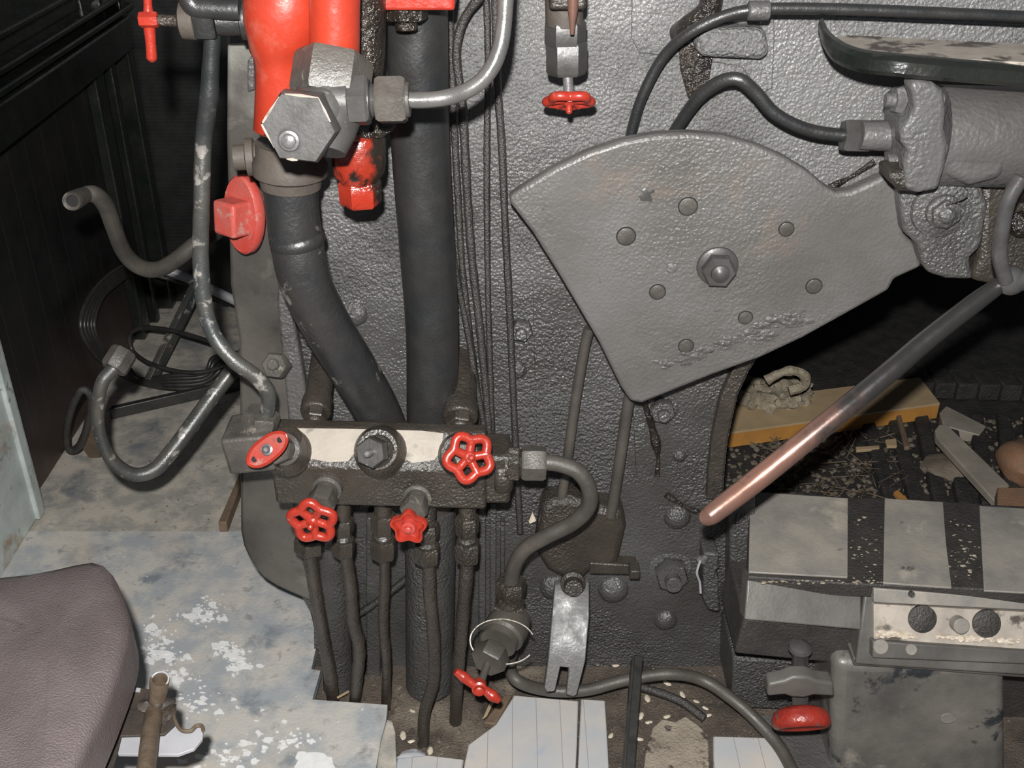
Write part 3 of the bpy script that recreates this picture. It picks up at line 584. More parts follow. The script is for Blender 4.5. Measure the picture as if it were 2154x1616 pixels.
bm = sweep(NB(), tp, [.006,.0095,.0075,.009,.0075,.0105,.006]); lathe(bm, c, (EYE-c)+Vector((0,0,-.9)), [(-.01,.013),(.008,.013),(.01,.009),(.018,.008),(.02,.004)], 20); part(t, 'bar_handle', bm, redw)
cr = P(1057,1350,1.44); a_, u, v = frame((EYE-cr).normalized()+Vector((.1,0,.25)))
ring = [cr + (P(1125,1350,1.44)-cr)*math.cos(2*math.pi*k/60) + (P(1053,1303,1.47)-cr)*math.sin(2*math.pi*k/60) for k in range(3, 55)]
solo('wire_ring', sweep(NB(), ring, .0021, seg=8, smooth=False), wire, 'thin bright wire ring looped around the drain cock body', 'ring')

# ============================================================ THIN PIPES BUNCH
for name_, sp, r, lab in (
    ('a', [(944,-40,1.66),(950,120,1.66),(955,260,1.66),(964,430,1.66),(972,560,1.66),(990,720,1.66),(1008,850,1.66),(1018,960,1.66)], 7, 'leftmost thin pipe of the bunch right of the thick steam pipe'),
    ('b', [(1040,-30,1.63),(1000,5,1.64),(970,55,1.65),(960,120,1.65),(972,220,1.65),(982,400,1.65),(992,540,1.65),(1010,700,1.65),(1028,900,1.65),(1032,1000,1.65)], 9, 'thin pipe arching out at the top of the pipe bunch'),
    ('c', [(1022,-40,1.655),(1026,120,1.655),(1024,300,1.655),(1024,450,1.655),(1027,650,1.655),(1035,900,1.655),(1040,1030,1.655)], 6.5, 'straight thin pipe in the middle of the pipe bunch'),
    ('d', [(1040,-40,1.66),(1046,170,1.66),(1055,300,1.66),(1062,470,1.66),(1070,620,1.66),(1078,800,1.66),(1086,970,1.66),(1094,1120,1.66)], 7.5, 'rightmost thin pipe of the bunch, reaching below the manifold'),
    ('e', [(948,500,1.62),(962,590,1.64),(984,700,1.645),(1000,800,1.645),(1018,900,1.645),(1026,990,1.645)], 6.5, 'short thin pipe emerging from behind the thick steam pipe')):
    pipe('thin_pipe', sp, r, thinp, lab, wob=.18, group='thin pipes right of the steam pipe', seg=12)
pipe('link_rod', [(1240,690,1.66),(1228,740,1.66),(1208,860,1.66),(1192,980,1.66),(1178,1070,1.66)], 11, piped, 'left one of two brown rods below the sector plate', cat='rod', group='rods below the sector plate')
pipe('link_rod', [(1330,800,1.65),(1318,870,1.65),(1302,980,1.65),(1285,1085,1.65)], 12, piped, 'right one of two brown rods below the sector plate', cat='rod', group='rods below the sector plate')
# bracket and forked strap
t = thing('rod_bracket', 'tar-covered bracket casting at the foot of the two brown rods', 'bracket')
part(t, 'bracket_body', PP([(1140,1060),(1200,1050),(1250,1068),(1310,1075),(1318,1110),(1300,1190),(1240,1205),(1215,1235),(1150,1200),(1125,1160)], 1.645, .06), grime, bevel=.014)
bm = PP([(1240,1185),(1340,1190),(1342,1210),(1240,1208)], 1.64, .03); part(t, 'arm', bm, grime, bevel=.003)
bm = box(NB(), P(1334,1200,1.63), (.02,.03,.02)); part(t, 'pin', bm, grime, bevel=.003)
bm = NB()
def strap_pt(px, py): return P(px, py, 1.60-.12*(py-1230)/230)
so = [(1166,1232),(1240,1228),(1240,1300),(1232,1390),(1214,1462),(1206,1467),(1190,1462),(1196,1406),(1179,1404),(1168,1455),(1150,1458),(1144,1448),(1152,1390),(1160,1300)]
prism(bm, [strap_pt(*q) for q in so], (0,.012,.004)); solo('forked_strap', bm, steeld, 'flat dark strap with a slotted forked end standing behind the pale boards', 'strap', bevel=.002)
bm = NB(); lathe(bm, P(1205,1225,1.60), (0,-1,.3), [(0,.024),(.01,.024),(.014,.018),(.03,.016)], 24)
solo('strap_bolt', bm, grime, 'grimy bolt head at the top of the forked strap', 'bolt')

# lower hose, bar, stubs
pipe('lower_hose', [(1078,1370,1.60),(1072,1400,1.57),(1088,1432,1.53),(1150,1452,1.55),(1230,1452,1.55),(1320,1430,1.56),(1410,1418,1.56),(1480,1432,1.56),(1545,1475,1.52),(1600,1525,1.48),(1645,1580,1.43),(1690,1670,1.34)], 13, piped, 'dark rubber hose winding along the dirt to the lower right', cat='hose')
pipe('buried_rod', [(1350,1446,1.60),(1400,1462,1.58),(1440,1480,1.56),(1482,1512,1.53)], 9, thinp, 'short black rod half buried in the dirt below the hose', cat='rod')
bm = NB(); a, b = P(1342,1385,1.56), P(1322,1640,1.34); bar(bm, a, b, .018, .020, (0,-.4,.9)); bar(bm, a+Vector((-.010,0,-.004)), b+Vector((-.010,0,-.004)), .006, .04, (0,-.4,.9))
solo('steel_strip', bm, cable, 'upright edge of a dark steel strip between the pale boards and the dirt patch', 'strip', bevel=.002)
bm = prism(NB(), [P(x, y, B-.05) for x, y in ((1480,1165),(1512,1165),(1514,1195),(1505,1205),(1512,1215),(1515,1290),(1490,1285),(1478,1262))], (0,.055,0))
solo('latch_bracket', bm, tar, 'tar-covered latch bracket left of the firehole ledge', 'bracket', bevel=.005)
pipe('white_thread', [(1473,1180,B-.06),(1466,1205,B-.062),(1472,1225,B-.058),(1474,1248,B-.06)], 2.6, white, 'thin white paint thread on the latch bracket', cat='thread', seg=8)
bm = lump(NB(), P(1478,1178,B-.055), .010, (1,.8,1), 2); solo('solder_blob', bm, steel, 'shiny blob above the white thread', 'blob')

# ============================================================ UPPER VALVE
t = thing('gauge_valve', 'brown vertical valve with a red lobed handwheel hanging at the top centre', 'valve')
Yv = 1.56; top = P(1188,-60,Yv)
bm = lpx(Yv, [(-120,40),(20,40),(52,40),(58,32),(84,31),(88,26)], lambda y: 1186+ (y*.03)); part(t, 'valve_body', bm, rust if False else plateedge, bevel=.002)
bm = NB(); hexn(bm, P(1190,42,Yv), (0,0,-1), .036, .029, rot=.5); part(t, 'body_nut', bm, steeld)
bm = NB(); lathe(bm, P(1190,68,Yv), (0,0,-1), [(0,.016)]+[q for k in range(4) for q in ((.002+k*.004,.018),(.004+k*.004,.016))]+[(.03,.016)], 24); part(t, 'thread', bm, steel)
bm = NB(); hexn(bm, P(1192,86,Yv), (.02,-.08,-1), .046, .029, rot=.5); part(t, 'packing_nut', bm, steeld)
wc = P(1197,212,Yv-.035); bm = cyl(NB(), P(1192,120,Yv-.005), wc, .0072); part(t, 'stem', bm, steel)
hw(t, wc, (.0,-.55,-1), .0325, .0068, m=redw, rot=math.pi)
bm = NB(); lathe(bm, P(1206,-30,Yv-.055), (0,-.02,-1), [(0,.008),(.030,.007),(.045,.0045),(.062,.0028)], 16); part(t, 'cock_tip', bm, copper, 'copper coloured tip')
bm = NB(); box(bm, P(1193,-10,Yv-.03), (.05,.05,.03)); part(t, 'cock_lug', bm, grime, bevel=.006)

# ============================================================ UPPER PIPES
t = thing('long_pipe', 'black pipe curving up behind the sector plate and running along the top right', 'pipe')
part(t, 'pipe_body', TP([(1318,330,1.66),(1330,270,1.66),(1352,200,1.65),(1395,120,1.64),(1450,70,1.62),(1520,35,1.61),(1590,20,1.60),(1700,18,1.60),(1900,24,1.60),(2300,42,1.60)], 12), pipeb)
bm = NB(); a = P(1572,22,1.60); lathe(bm, a, (1,0,0), [(0,.010),(.002,.0135),(.030,.0135),(.032,.010)], 20); part(t, 'pipe_clamp', bm, tarl)
bm = TP([(1430,70,1.69),(1450,55,1.66),(1490,20,1.65),(1500,-40,1.65)], 24); solo('pipe_stub', bm, tarwet, 'short wet black pipe stub at the top edge above the raised patch', 'pipe')
t = thing('cylinder_pipe', 'green-black pipe arching above the sector plate into the cylinder fitting', 'pipe')
part(t, 'pipe_body', TP([(1400,310,1.66),(1430,260,1.65),(1470,205,1.63),(1515,172,1.61),(1555,167,1.60),(1590,195,1.60),(1625,235,1.60),(1670,262,1.60),(1720,278,1.60),(1785,286,1.60)], 14), pipeb)
bm = NB(); a = P(1772,285,1.60); hexn(bm, a, (1,0,-.03), .042, .026, rot=.2); part(t, 'union_nut', bm, steeld)

# ============================================================ SECTOR PLATE
t = thing('sector_plate', 'big grey fan-shaped firehole door plate with plugged round holes', 'plate')
so = [(1069,416),(1110,388),(1170,352),(1240,320),(1310,297),(1380,284),(1450,281),(1520,287),(1590,306),(1650,332),(1700,362),(1735,392),(1758,406),(1790,403),(1830,385),(1868,367),(1890,395),(1896,450),(1902,492),(1930,520),(1940,562),(1882,588),(1870,612),(1780,662),(1690,712),(1600,754),(1500,790),(1350,850),(1326,846),(1306,816),(1260,722),(1180,586),(1120,490),(1074,430)]
Yp = 1.575
def insidepoly(x, y, poly):
    c = False; n = len(poly); j = n-1
    for i in range(n):
        if (poly[i][1] > y) != (poly[j][1] > y) and x < (poly[j][0]-poly[i][0])*(y-poly[i][1])/(poly[j][1]-poly[i][1])+poly[i][0]: c = not c
        j = i
    return c
part(t, 'plate_body', PP(so, Yp, .028), platem, bevel=.007)
nf = Vector((0,-1,0))
for px, py, r, slot in ((1447,434,20,1),(1317,497,20,0),(1383,614,17,1),(1654,482,16,1),(1712,602,17,0),(1568,668,15,0),(1443,728,16,0)):
    c = P(px, py, Yp); q = rad(r, py, Yp); part(t, 'plug_ring', lathe(NB(), c+Vector((0,.0006,0)), nf, [(0,q*1.06),(.0014,q*1.06)], 32), soot); bm = NB(); lathe(bm, c+Vector((0,.0006,0)), nf, [(0,q*.92),(.0020,q*.92),(.0026,q*.80)], 32)
    if slot: bar(bm, c+Vector((-q*.5,-.0016,-q*.35)), c+Vector((q*.5,-.0016,q*.35)), .0028, .003, (0,-1,0))
    part(t, 'hole_plug', bm, steelg, 'brown round plug')
c = P(1509,560,Yp); bm = NB(); lathe(bm, c, nf, [(0,.033),(.004,.032),(.007,.027)], 32); hexn(bm, c+nf*.006, (-.05,-1,.0), .022, .0265, rot=.5); lathe(bm, c+nf*.026, nf, [(0,.015),(.006,.014),(.010,.008),(.012,.004)], 24); part(t, 'pivot_nut', bm, steeld)
bm = lump(NB(), P(1360,408,Yp+.002), .012, (1.4,.25,1), 4, .4); part(t, 'scar', bm, steeld)
bm = lump(NB(), P(1413,563,Yp), .009, (1,.6,1), 6); part(t, 'stud', bm, platem)
bm = NB()
for k in range(34):
    f = k/33; x = 1400+290*f+random.uniform(-8,8); y = 782-112*f+random.uniform(-24,4)
    q = random.uniform(.007,.015); lump(bm, P(x, y, Yp+.003), q, (1.8,.35,.7), k, .35, 3)
part(t, 'weld_scab', bm, tarl, 'rough shiny weld scab along the lower edge')

# ============================================================ CYLINDER, SHELF (top right)
t = thing('air_cylinder', 'dark door-operating cylinder with a wavy end flange on the right', 'cylinder')
Yc = 1.56
a = P(1960,285,Yc); bm = lathe(NB(), a, (1,0,-.03), [(0,.072),(.6,.072)], 48); part(t, 'barrel', bm, tarl)
fo = [(1912,178),(1925,170),(1960,172),(1985,190),(1992,230),(1988,270),(1995,300),(1990,350),(1975,400),(1930,408),(1905,400),(1903,340),(1912,318),(1896,300),(1895,272),(1915,250),(1925,225),(1920,200)]
part(t, 'end_flange', PP(fo, 1.47, .035), tarl, bevel=.008)
bm = PP([(1868,362),(1872,385),(1895,405),(1945,408),(1970,392),(1972,360)], 1.475, .06); part(t, 'flange_foot', bm, grime, bevel=.01)
bm = PP([(1900,230),(1985,200),(1985,390),(1898,385)], 1.505, .10); part(t, 'cylinder_head', bm, tarl, bevel=.012)
for px, py, r in ((1880,210,.020),(1882,340,.024)):
    bm = NB(); c = P(px, py, 1.53); hexn(bm, c, (1,.05,0), .03, r, rot=.3); cyl(bm, c+Vector((-.012,0,0)), c+Vector((.07,0,0)), r*.5); part(t, 'flange_bolt', bm, tarl)
bm = NB(); a = P(1838,285,1.58); lathe(bm, a, (1,-.02,-.02), [(-.02,.021),(.0,.022),(.03,.022),(.032,.028),(.075,.030)], 28); part(t, 'inlet_fitting', bm, tarl)
# lower bracket with pivot
bo = [(1890,380),(1990,372),(2066,392),(2080,430),(2066,520),(2040,545),(2050,590),(1990,588),(1950,575),(1936,545),(1930,515),(1902,490),(1895,440)]
part(t, 'pivot_bracket', PP(bo, 1.545, .08), tar, bevel=.008)
c = P(1978,438,1.545); bm = NB(); lathe(bm, c, nf, [(0,.045),(.008,.043),(.010,.026),(.018,.025),(.02,.02)], 36); hexn(bm, c+nf*.018, nf, .012, .022, rot=.2); dome(bm, c+nf*.028, nf, .014, .010); part(t, 'pivot_bolt', bm, tar)
bm = TP([(1990,432,1.51),(2020,420,1.50),(2036,412,1.50)], 2.5, seg=8); part(t, 'split_pin', bm, thinp)
bm = PP([(2066,380),(2110,372),(2170,330),(2400,330),(2400,620),(2110,612),(2080,600),(2040,592),(2060,540)], 1.57, .10); part(t, 'side_bracket', bm, grime, bevel=.012)
bm = PP([(1990,300),(2110,305),(2130,340),(2110,380),(2040,395),(1985,372)], 1.49, .05); part(t, 'cylinder_foot', bm, tarl, bevel=.014)
for px, py in ((2150,470),(2146,395)):
    bm = NB(); dome(bm, P(px,py,1.56), nf, .022, .018); part(t, 'cap_nut', bm, tarwet)

t = thing('curved_tray', 'curved black tray lip with a cream top surface in the upper right corner', 'tray')
lip = [(1722,52,1.62),(1735,85,1.58),(1762,112,1.54),(1810,130,1.50),(1880,138,1.47),(1960,146,1.46),(2060,154,1.46),(2300,172,1.46)]
bm = NB(); hh = [14,18,20,22,22,22,22,22]
pts = catmull([P(*s) for s in lip], 8); rows = []
for i, p in enumerate(pts):
    f = min(1, i/14); h_ = .007+.0065*f
    rows.append([bm.verts.new(p+Vector((0,.0,h_))), bm.verts.new(p+Vector((-.003,-.008,h_*.55))), bm.verts.new(p+Vector((-.003,-.010,-h_*.5))), bm.verts.new(p+Vector((0,-.002,-h_))), bm.verts.new(p+Vector((.008,.012,-h_))), bm.verts.new(p+Vector((.008,.012,h_)))])
for i in range(len(rows)-1):
    for k in range(6): bm.faces.new((rows[i][k], rows[i][(k+1) % 6], rows[i+1][(k+1) % 6], rows[i+1][k]))
bm.faces.new(rows[0]); bm.faces.new(rows[-1][::-1]); part(t, 'lip', bm, rail, bevel=0)
zt_ = P(2000,128,1.47).z
bm = prism(NB(), [G(x, y, zt_) for x, y in ((1756,78),(1764,92),(1800,108),(1850,114),(1960,120),(2060,126),(2300,138),(2300,100),(2060,88),(1900,80),(1800,74))], (0,0,-.012)); part(t, 'tray_top', bm, creamt, 'cream painted top')

# ============================================================ LEVER
t = thing('door_lever', 'long copper-worn round lever slanting down across the firehole', 'lever')
sp = [(2118,590,1.43),(2085,612,1.43),(2040,645,1.42),(1950,715,1.40),(1850,800,1.37),(1730,898,1.34),(1600,1003,1.31),(1500,1080,1.28),(1492,1086,1.278)]
bm = TP(sp, [15,19,21,22,23,23.5,24,22,16], seg=32); part(t, 'shaft', bm, copper)
t2 = t
bm = TP([(2150,372,1.42),(2122,420,1.42),(2108,480,1.42),(2103,540,1.42),(2116,592,1.42)], 16); part(t2, 'upright_arm', bm, leverd)
bm = NB(); dome(bm, P(2128,590,1.43), (.1,-1,.3), .022, .016); cyl(bm, P(2120,592,1.43), P(2230,580,1.43), .016); part(t2, 'elbow', bm, leverd)

# ============================================================ FIREBOX
t = thing('firebox', 'black firebox interior seen through the open firehole', 'firebox')
zg = .10
bm = box(NB(), (1.2, 2.75, zg-.02), (1.9, 1.95, .04)); part(t, 'grate_floor', bm, ash)
part(t, 'back_wall', box(NB(), (1.2, 3.7, .6), (1.9, .05, 1.1)), soot)
part(t, 'side_wall', box(NB(), (.27, 2.75, .55), (.05, 1.95, 1.0)), soot)
part(t, 'roof', box(NB(), (1.2, 2.75, 1.12), (1.9, 1.95, .05)), soot)
for k in range(13):
    x = 1930+k*46
    for row, (yy, hh_) in enumerate(((800,1),)):
        a = G(x, 812+k*1.5, zg+.02); bm = box(NB(), a+Vector((0,0,.01)), (.055,.09,.05)); part(t, 'grate_tooth', bm, ash, bevel=.006)
for y0 in (715, 755):
    a, b = P(1780,y0,3.3), P(2300,y0+50,3.0); bm = bar(NB(), a, b, .02, .02); part(t, 'far_bar', bm, soot)
for k in range(7):
    x = 1880+k*50; a, b = G(x,1070,zg+.012), G(x-60+k*8,880,zg+.012); bm = bar(NB(), a, b, .035, .03); part(t, 'grate_bar', bm, ash, bevel=.006)
# wooden things on the grate
t = thing('pine_plank', 'yellow pine plank lying across the grate behind the lever', 'plank')
zp = zg+.06
A = [G(x, y, zp) for x, y in ((1515,912),(1500,870),(1590,838),(1935,794),(1977,848))]
part(t, 'plank_top', prism(NB(), A, (0,0,-.006)), pine)
bm = prism(NB(), [A[0]+Vector((0,0,-.006)), A[4]+Vector((0,0,-.006)), A[3]+Vector((0,0,-.006)), A[2]+Vector((0,0,-.006)), A[1]+Vector((0,0,-.006))], (0,0,-.040)); part(t, 'plank_edge', bm, pineedge, 'orange sawn edge')
def slab(name, outl, th, m, label, cat, z=None, bevel=.003, group=None):
    z = z if z is not None else zg+th; return solo(name, prism(NB(), [G(x, y, z) for x, y in outl], (0,0,-th)), m, label, cat, group, bevel)
slab('wood_board', [(1966,905),(1975,893),(1993,893),(2124,1020),(2098,1060),(1970,920)], .02, greyw, 'long pale slat slanting down beside the ledge corner', 'board', z=zg+.09)
slab('wood_offcut', [(1976,868),(1990,853),(2075,896),(2060,915),(1985,895)], .03, greyw, 'small grey wood offcut beyond the pale slat', 'wood')
slab('wood_block', [(2098,1025),(2230,1025),(2230,1085),(2098,1085)], .03, brick, 'reddish wood block at the right end of the ledge back edge', 'wood', z=zg+.12)
bm = lump(NB(), G(2000,985,zg+.02), .075, (.9,.7,.35), 3, .15); solo('flat_stone', bm, stone, 'flat brown stone below the pale slat', 'stone')
bm = lump(NB(), G(2150,975,zg+.05), .075, (.75,1,.7), 8, .15); solo('brick_lump', bm, brick, 'orange-brown fire brick lump at the right frame edge', 'brick')
slab('twig_bundle', [(1885,870),(1895,870),(1915,940),(1903,940)], .012, brownw, 'thin brown stick standing out of the debris below the plank', 'stick', z=zg+.04)
slab('wood_chip', [(1862,925),(1885,922),(1887,938),(1866,938)], .008, pine, 'small square yellow wood chip in the debris', 'chip', z=zg+.03, bevel=.001)
slab('wood_splinter', [(1880,1035),(1888,1030),(1912,1052),(1900,1058)], .01, pineedge, 'orange splinter behind the ledge', 'splinter', z=zg+.04, bevel=.001)
slab('wood_splinter', [(1800,940),(1850,937),(1850,943),(1802,947)], .008, pine, 'long yellow splinter in the middle of the debris', 'splinter', z=zg+.03, bevel=.001)
bm = NB()
for k in range(130):
    x, y = random.uniform(1600,1890), random.uniform(905,1045)
    c = G(x, y, zg+.012+random.random()*.02); d = Vector((random.uniform(-1,1), random.uniform(-1,1), random.uniform(-.15,.15))).normalized()
    sweep(bm, [c-d*random.uniform(.01,.05), c+d*random.uniform(.01,.05)], random.uniform(.0006,.0018), seg=5, smooth=False)
solo('straw_litter', bm, straw, 'scatter of straw and twigs on the grate under the lever', 'litter', kind='stuff')
bm = NB()
for k in range(700):
    x, y = random.uniform(1530,2154), random.uniform(880,1050); c = G(x, y, zg+.004)
    lump(bm, c, random.uniform(.002,.009), (1,1,.6), k, .4, 1)
solo('ash_debris', bm, stone, 'brown ash crumbs spread over the grate', 'ash', kind='stuff')
bm = NB(); c0 = G(1630,825,zg+.08)
for k in range(16):
    c = G(random.uniform(1570,1690), random.uniform(805,845), zg+.07); lump(bm, c, random.uniform(.02,.042), (1,1,.7), k, .5, 3)
bm2 = sweep(NB(), catmull([P(x, y, 2.30) for x, y in ((1612,800),(1640,785),(1670,780),(1693,792),(1690,812),(1660,822))], 4), .011, seg=8, smooth=False, wob=.6)
rg = solo('cotton_rag', bm, rag, 'frayed beige cotton rag heaped behind the pine plank', 'rag'); part(rg, 'twisted_end', bm2, rag)

# ============================================================ FIREHOLE LEDGE (lower right)
t = thing('firehole_ledge', 'wide iron firehole ledge with light plates and a bolted panel at the lower right', 'ledge')
zl = .38
ledge_o = [(1578,1036),(1680,1036),(1780,1046),(1860,1047),(1990,1054),(2060,1060),(2600,1085),(2600,1262),(1790,1228),(1572,1213)]
part(t, 'deck', prism(NB(), [G(x, y, zl) for x, y in ledge_o], (0,0,-.03)), ledged, bevel=.003)
for outl in ([(1578,1034),(1784,1048),(1783,1214),(1575,1203)], [(1861,1048),(1984,1056),(1990,1140),(2002,1236),(1858,1226)], [(2060,1064),(2300,1078),(2300,1254),(2070,1242)]):
    part(t, 'deck_plate', prism(NB(), [G(x, y, zl+.004) for x, y in outl], (0,0,-.004)), ledge, 'pale worn plate', .0012)
# sloping nose below the first plate
def slope(outl, Ya, ya, Yb, yb): return [P(x, y, Ya+(Yb-Ya)*(y-ya)/(yb-ya)) for x, y in outl]
yf = G(1680,1208,zl).y
def yy(v): return yf-.055*(v-1208)/112
bm = prism(NB(), [P(x, y, yy(y)) for x, y in ((1573,1206),(1812,1224),(1812,1326),(1566,1304))], (0,.04,-.02)); part(t, 'nose_plate', bm, ledgem, bevel=.003)
yn = yf-.055+.02
bm = prism(NB(), [P(x, y, yn) for x, y in ((1566,1300),(1812,1322),(1812,1400),(1700,1392),(1545,1376))], (0,.16,0)); part(t, 'nose_front', bm, ledged, bevel=.006)
# side cheek
bm = prism(NB(), [P(x, y, B-.05) for x, y in ((1536,1062),(1590,1030),(1585,1340),(1545,1385),(1532,1380))], (0,.06,0)); part(t, 'cheek', bm, tar, bevel=.008)
bm = prism(NB(), [P(x, y, 1.56) for x, y in ((1542,1385),(1770,1395),(1770,1500),(1538,1490))], (0,.15,0)); part(t, 'ash_pan_wall', bm, tar, bevel=.006)
# framed panel
def Yq(v): return yf-.015-.07*(v-1225)/180
def FR(outl, off, th): return prism(NB(), [P(x, y, Yq(y)+off) for x, y in outl], (0, th, -th*.4))
part(t, 'panel_frame', FR([(1822,1222),(2600,1262),(2600,1450),(1800,1398)], 0, .05), ledgem, bevel=.004)
part(t, 'upper_strip', FR([(1838,1237),(2154,1262),(2600,1290),(2600,1315),(2154,1284),(1838,1268)], -.012, .02), ledge, 'pale upper strip', .002)
part(t, 'holed_plate', FR([(1838,1271),(2154,1288),(2600,1318),(2600,1390),(2154,1368),(1838,1346)], -.006, .02), creamt, 'cream and grey plate with round discs', .0015)
part(t, 'lower_strip', FR([(1836,1348),(2154,1370),(2600,1392),(2600,1420),(2154,1398),(1836,1385)], -.014, .03), ledgem, bevel=.003)
pn = Vector((0,-.9,.45)).normalized()
for px, py, r, m_, h_ in ((1940,1302,30,ledged,.003),(2075,1312,30,ledged,.003),(2015,1312,17,ledge,.016),(1852,1360,16,ledge,.003),(1916,1366,12,ledge,.003),(1917,1250,7,ledged,.003)):
    c = P(px, py, Yq(py)-.008 if h_ < .01 and r > 20 else Yq(py)-.013); q = rad(r, py, 1.4); bm = lathe(NB(), c+pn*-.004, pn, [(0,q),(h_+.004,q),(h_+.005,q*.92)], 32); part(t, 'disc', bm, m_)
bm = prism(NB(), [P(x, y, Yq(1400)+.01) for x, y in ((1795,1385),(2600,1440),(2600,1462),(1900,1408),(1795,1402))], (0,.08,0)); part(t, 'frame_foot', bm, ledgem, bevel=.004)
# pedestal
pcx = P(1938,1500,1.40); 
x0, x1 = P(1752,1500,1.42).x, P(2118,1500,1.42).x
bm = PP([(1755,1392),(2118,1402),(2121,1720),(1746,1720)], 1.42, .16); part(t, 'pedestal', bm, column, 'worn grey pedestal column', .022)
bm = box(NB(), ((x0+x1)/2+.35, 1.62, .10), (.40, .12, .40)); part(t, 'rear_web', bm, ledged, bevel=.01)
c = P(1998,1520,1.40); bm = lathe(NB(), c+Vector((0,.012,0)), nf, [(0,.011),(.004,.011)], 16, sy=1.3); part(t, 'paint_patch', bm, ledge, 'pale oval spot')
bm = NB()
for k in range(150):
    x0_, x1_ = random.choice(((1788,1856),(1990,2062),(1600,1850)))
    y_ = random.gauss(1160,38) if x0_ != 1600 else random.uniform(1221,1228)
    if not 1070 < y_ < 1228: continue
    c = G(random.uniform(x0_,x1_), y_, zl+.004); lump(bm, c, random.choice((.0008,.001,.0013,.0018,.0026)), (1.6,1,.5), k, .5, 1)
part(t, 'chip_litter', bm, straw2, 'pale chips scattered on the dark deck')['kind'] = 'stuff'
bm = NB()
for k in range(120):
    x_ = random.choice((random.gauss(1862,18), random.gauss(1900,14), random.gauss(2030,30), random.gauss(2120,25))); y_ = 1334+(x_-1860)*.055+random.uniform(-5,5)
    if x_ < 1842: continue
    lump(bm, P(x_, y_, Yq(y_)-.010), random.choice((.002,.003,.004,.005)), (1.7,.8,.6), k, .4, 1)
part(t, 'husk_litter', bm, huskm, 'pale husks collected along the panel')['kind'] = 'stuff'
# clamp screw with red knob
t = thing('clamp_screw', 'clamp screw with a crossbar and a round red knob below the ledge nose', 'knob')
Yk = 1.33
bm = lpx(Yk+.05, [(1354,10),(1359,22),(1365,25),(1371,20),(1374,17),(1440,17),(1500,17)], 1683); part(t, 'screw_shaft', bm, steeld)
bm = PP([(1616,1440),(1650,1433),(1668,1425),(1700,1425),(1718,1433),(1754,1438),(1756,1466),(1712,1464),(1690,1470),(1664,1468),(1650,1463),(1614,1466)], Yk+.01, .03); part(t, 'crossbar', bm, ledgem, bevel=.005)
kc = P(1685,1516,Yk); ka = Vector((.03,-.80,-.60)).normalized()
bm = lathe(NB(), kc-ka*.024, ka, [(0,.018),(.003,.034),(.010,.045),(.020,.0495),(.030,.0495),(.036,.046),(.038,.041),(.034,.034),(.031,.018),(.0305,.002)], 44); part(t, 'knob', bm, knobm, 'chipped red knob')
# ash and dirt near pedestal are part of the bed

# ============================================================ BOARDS AND LITTER
zbd = -.012
slab('floor_board', [(1081,1462),(1217,1474),(1214,1560),(1209,1660),(968,1660),(978,1600),(985,1566),(1042,1524)], .022, boards, 'wide pale floor board below the red T-bar handle', 'board', z=zbd)
slab('floor_board', [(1222,1470),(1273,1473),(1278,1560),(1283,1660),(1214,1660),(1218,1560)], .022, boards, 'narrow pale floor board right of the wide pale board', 'board', z=zbd+.004)
slab('floor_board', [(1500,1548),(1640,1552),(1662,1580),(1700,1660),(1502,1660)], .022, boards, 'pale board end crossed by the hose at the bottom', 'board', z=zbd)
slab('floor_board', [(1372,1532),(1392,1512),(1420,1518),(1442,1506),(1468,1524),(1490,1545),(1494,1660),(1350,1660),(1358,1580)], .010, sand, 'dirt-covered board between the steel strip and the hose', 'board', z=zbd-.022)
slab('floor_board', [(835,1595),(900,1588),(976,1597),(966,1660),(828,1660)], .012, boards, 'pale board sliver beside the near floor plate corner', 'board', z=zbd-.006)
slab('edge_board', [(814,1512),(826,1518),(832,1540),(836,1660),(786,1660),(800,1560)], .03, floorf, 'grey board under the right edge of the near floor plate', 'board', z=-.003)
slab('tar_patch', [(1560,1500),(1765,1512),(1765,1680),(1702,1680),(1655,1590),(1610,1545)], .012, tarl, 'tar-blackened plate on the ground under the red knob', 'plate', z=-.035)
slab('wood_wedge', [(1017,1520),(1060,1462),(1078,1462),(1042,1524)], .015, brownw, 'dark wedge of wood at the corner of the wide pale board', 'wood', z=-.02)
slab('wood_splinter', [(1015,1512),(1030,1478),(1040,1474),(1024,1506)], .004, pine, 'pinkish splinter beside the dark wood wedge', 'splinter', z=-.012, bevel=.0008)
slab('wood_splinter', [(708,1466),(733,1452),(735,1455),(710,1469)], .003, pine, 'tiny orange splinter at the foot of the leftmost drain pipes', 'splinter', z=-.01, bevel=.0005)
hb = lump(NB(), (0,0,0), .0065, (1.5,.8,.35), 1, .15, 2)
h0 = solo('seed_husk', hb, huskm, 'small pale seed husk on the dirt', 'husk', 'seed husks scattered on the dirt')
zs = -.046
spots_ = [(1258,1395),(1318,1390),(1362,1470),(1347,1507),(1403,1508),(1436,1462),(1465,1476),(1484,1490),(1404,1438),(1375,1390),(1372,1412),(1345,1555),(1365,1520),(1395,1540),(1285,1548),(1420,1560),(1445,1590),(865,1560),(848,1548),(893,1495),(868,1496),(905,1580),(1120,1590),(1475,1540),(1300,1620),(1490,1505),(1295,1400),(1330,1500)]
husks = []
for i, (x, y) in enumerate(spots_):
    o = h0 if i == 0 else h0.copy()
    if i: C.objects.link(o)
    o.location = G(x, y, zs); o.rotation_euler = (0, 0, random.uniform(0,3.1)); s = random.uniform(.7,1.2); o.scale = (s,s,s); husks.append(o)
bm = NB()
for k in range(900):
    x, y = random.uniform(690,1620), random.uniform(1400,1640); c = G(x, y, -.048)
    if c.y > 1.68: continue
    lump(bm, c, random.uniform(.002,.006), (1,1,.6), k, .4, 1)
solo('grit', bm, dirt, 'loose grit and crumbs over the oily dirt bed', 'grit', kind='stuff')
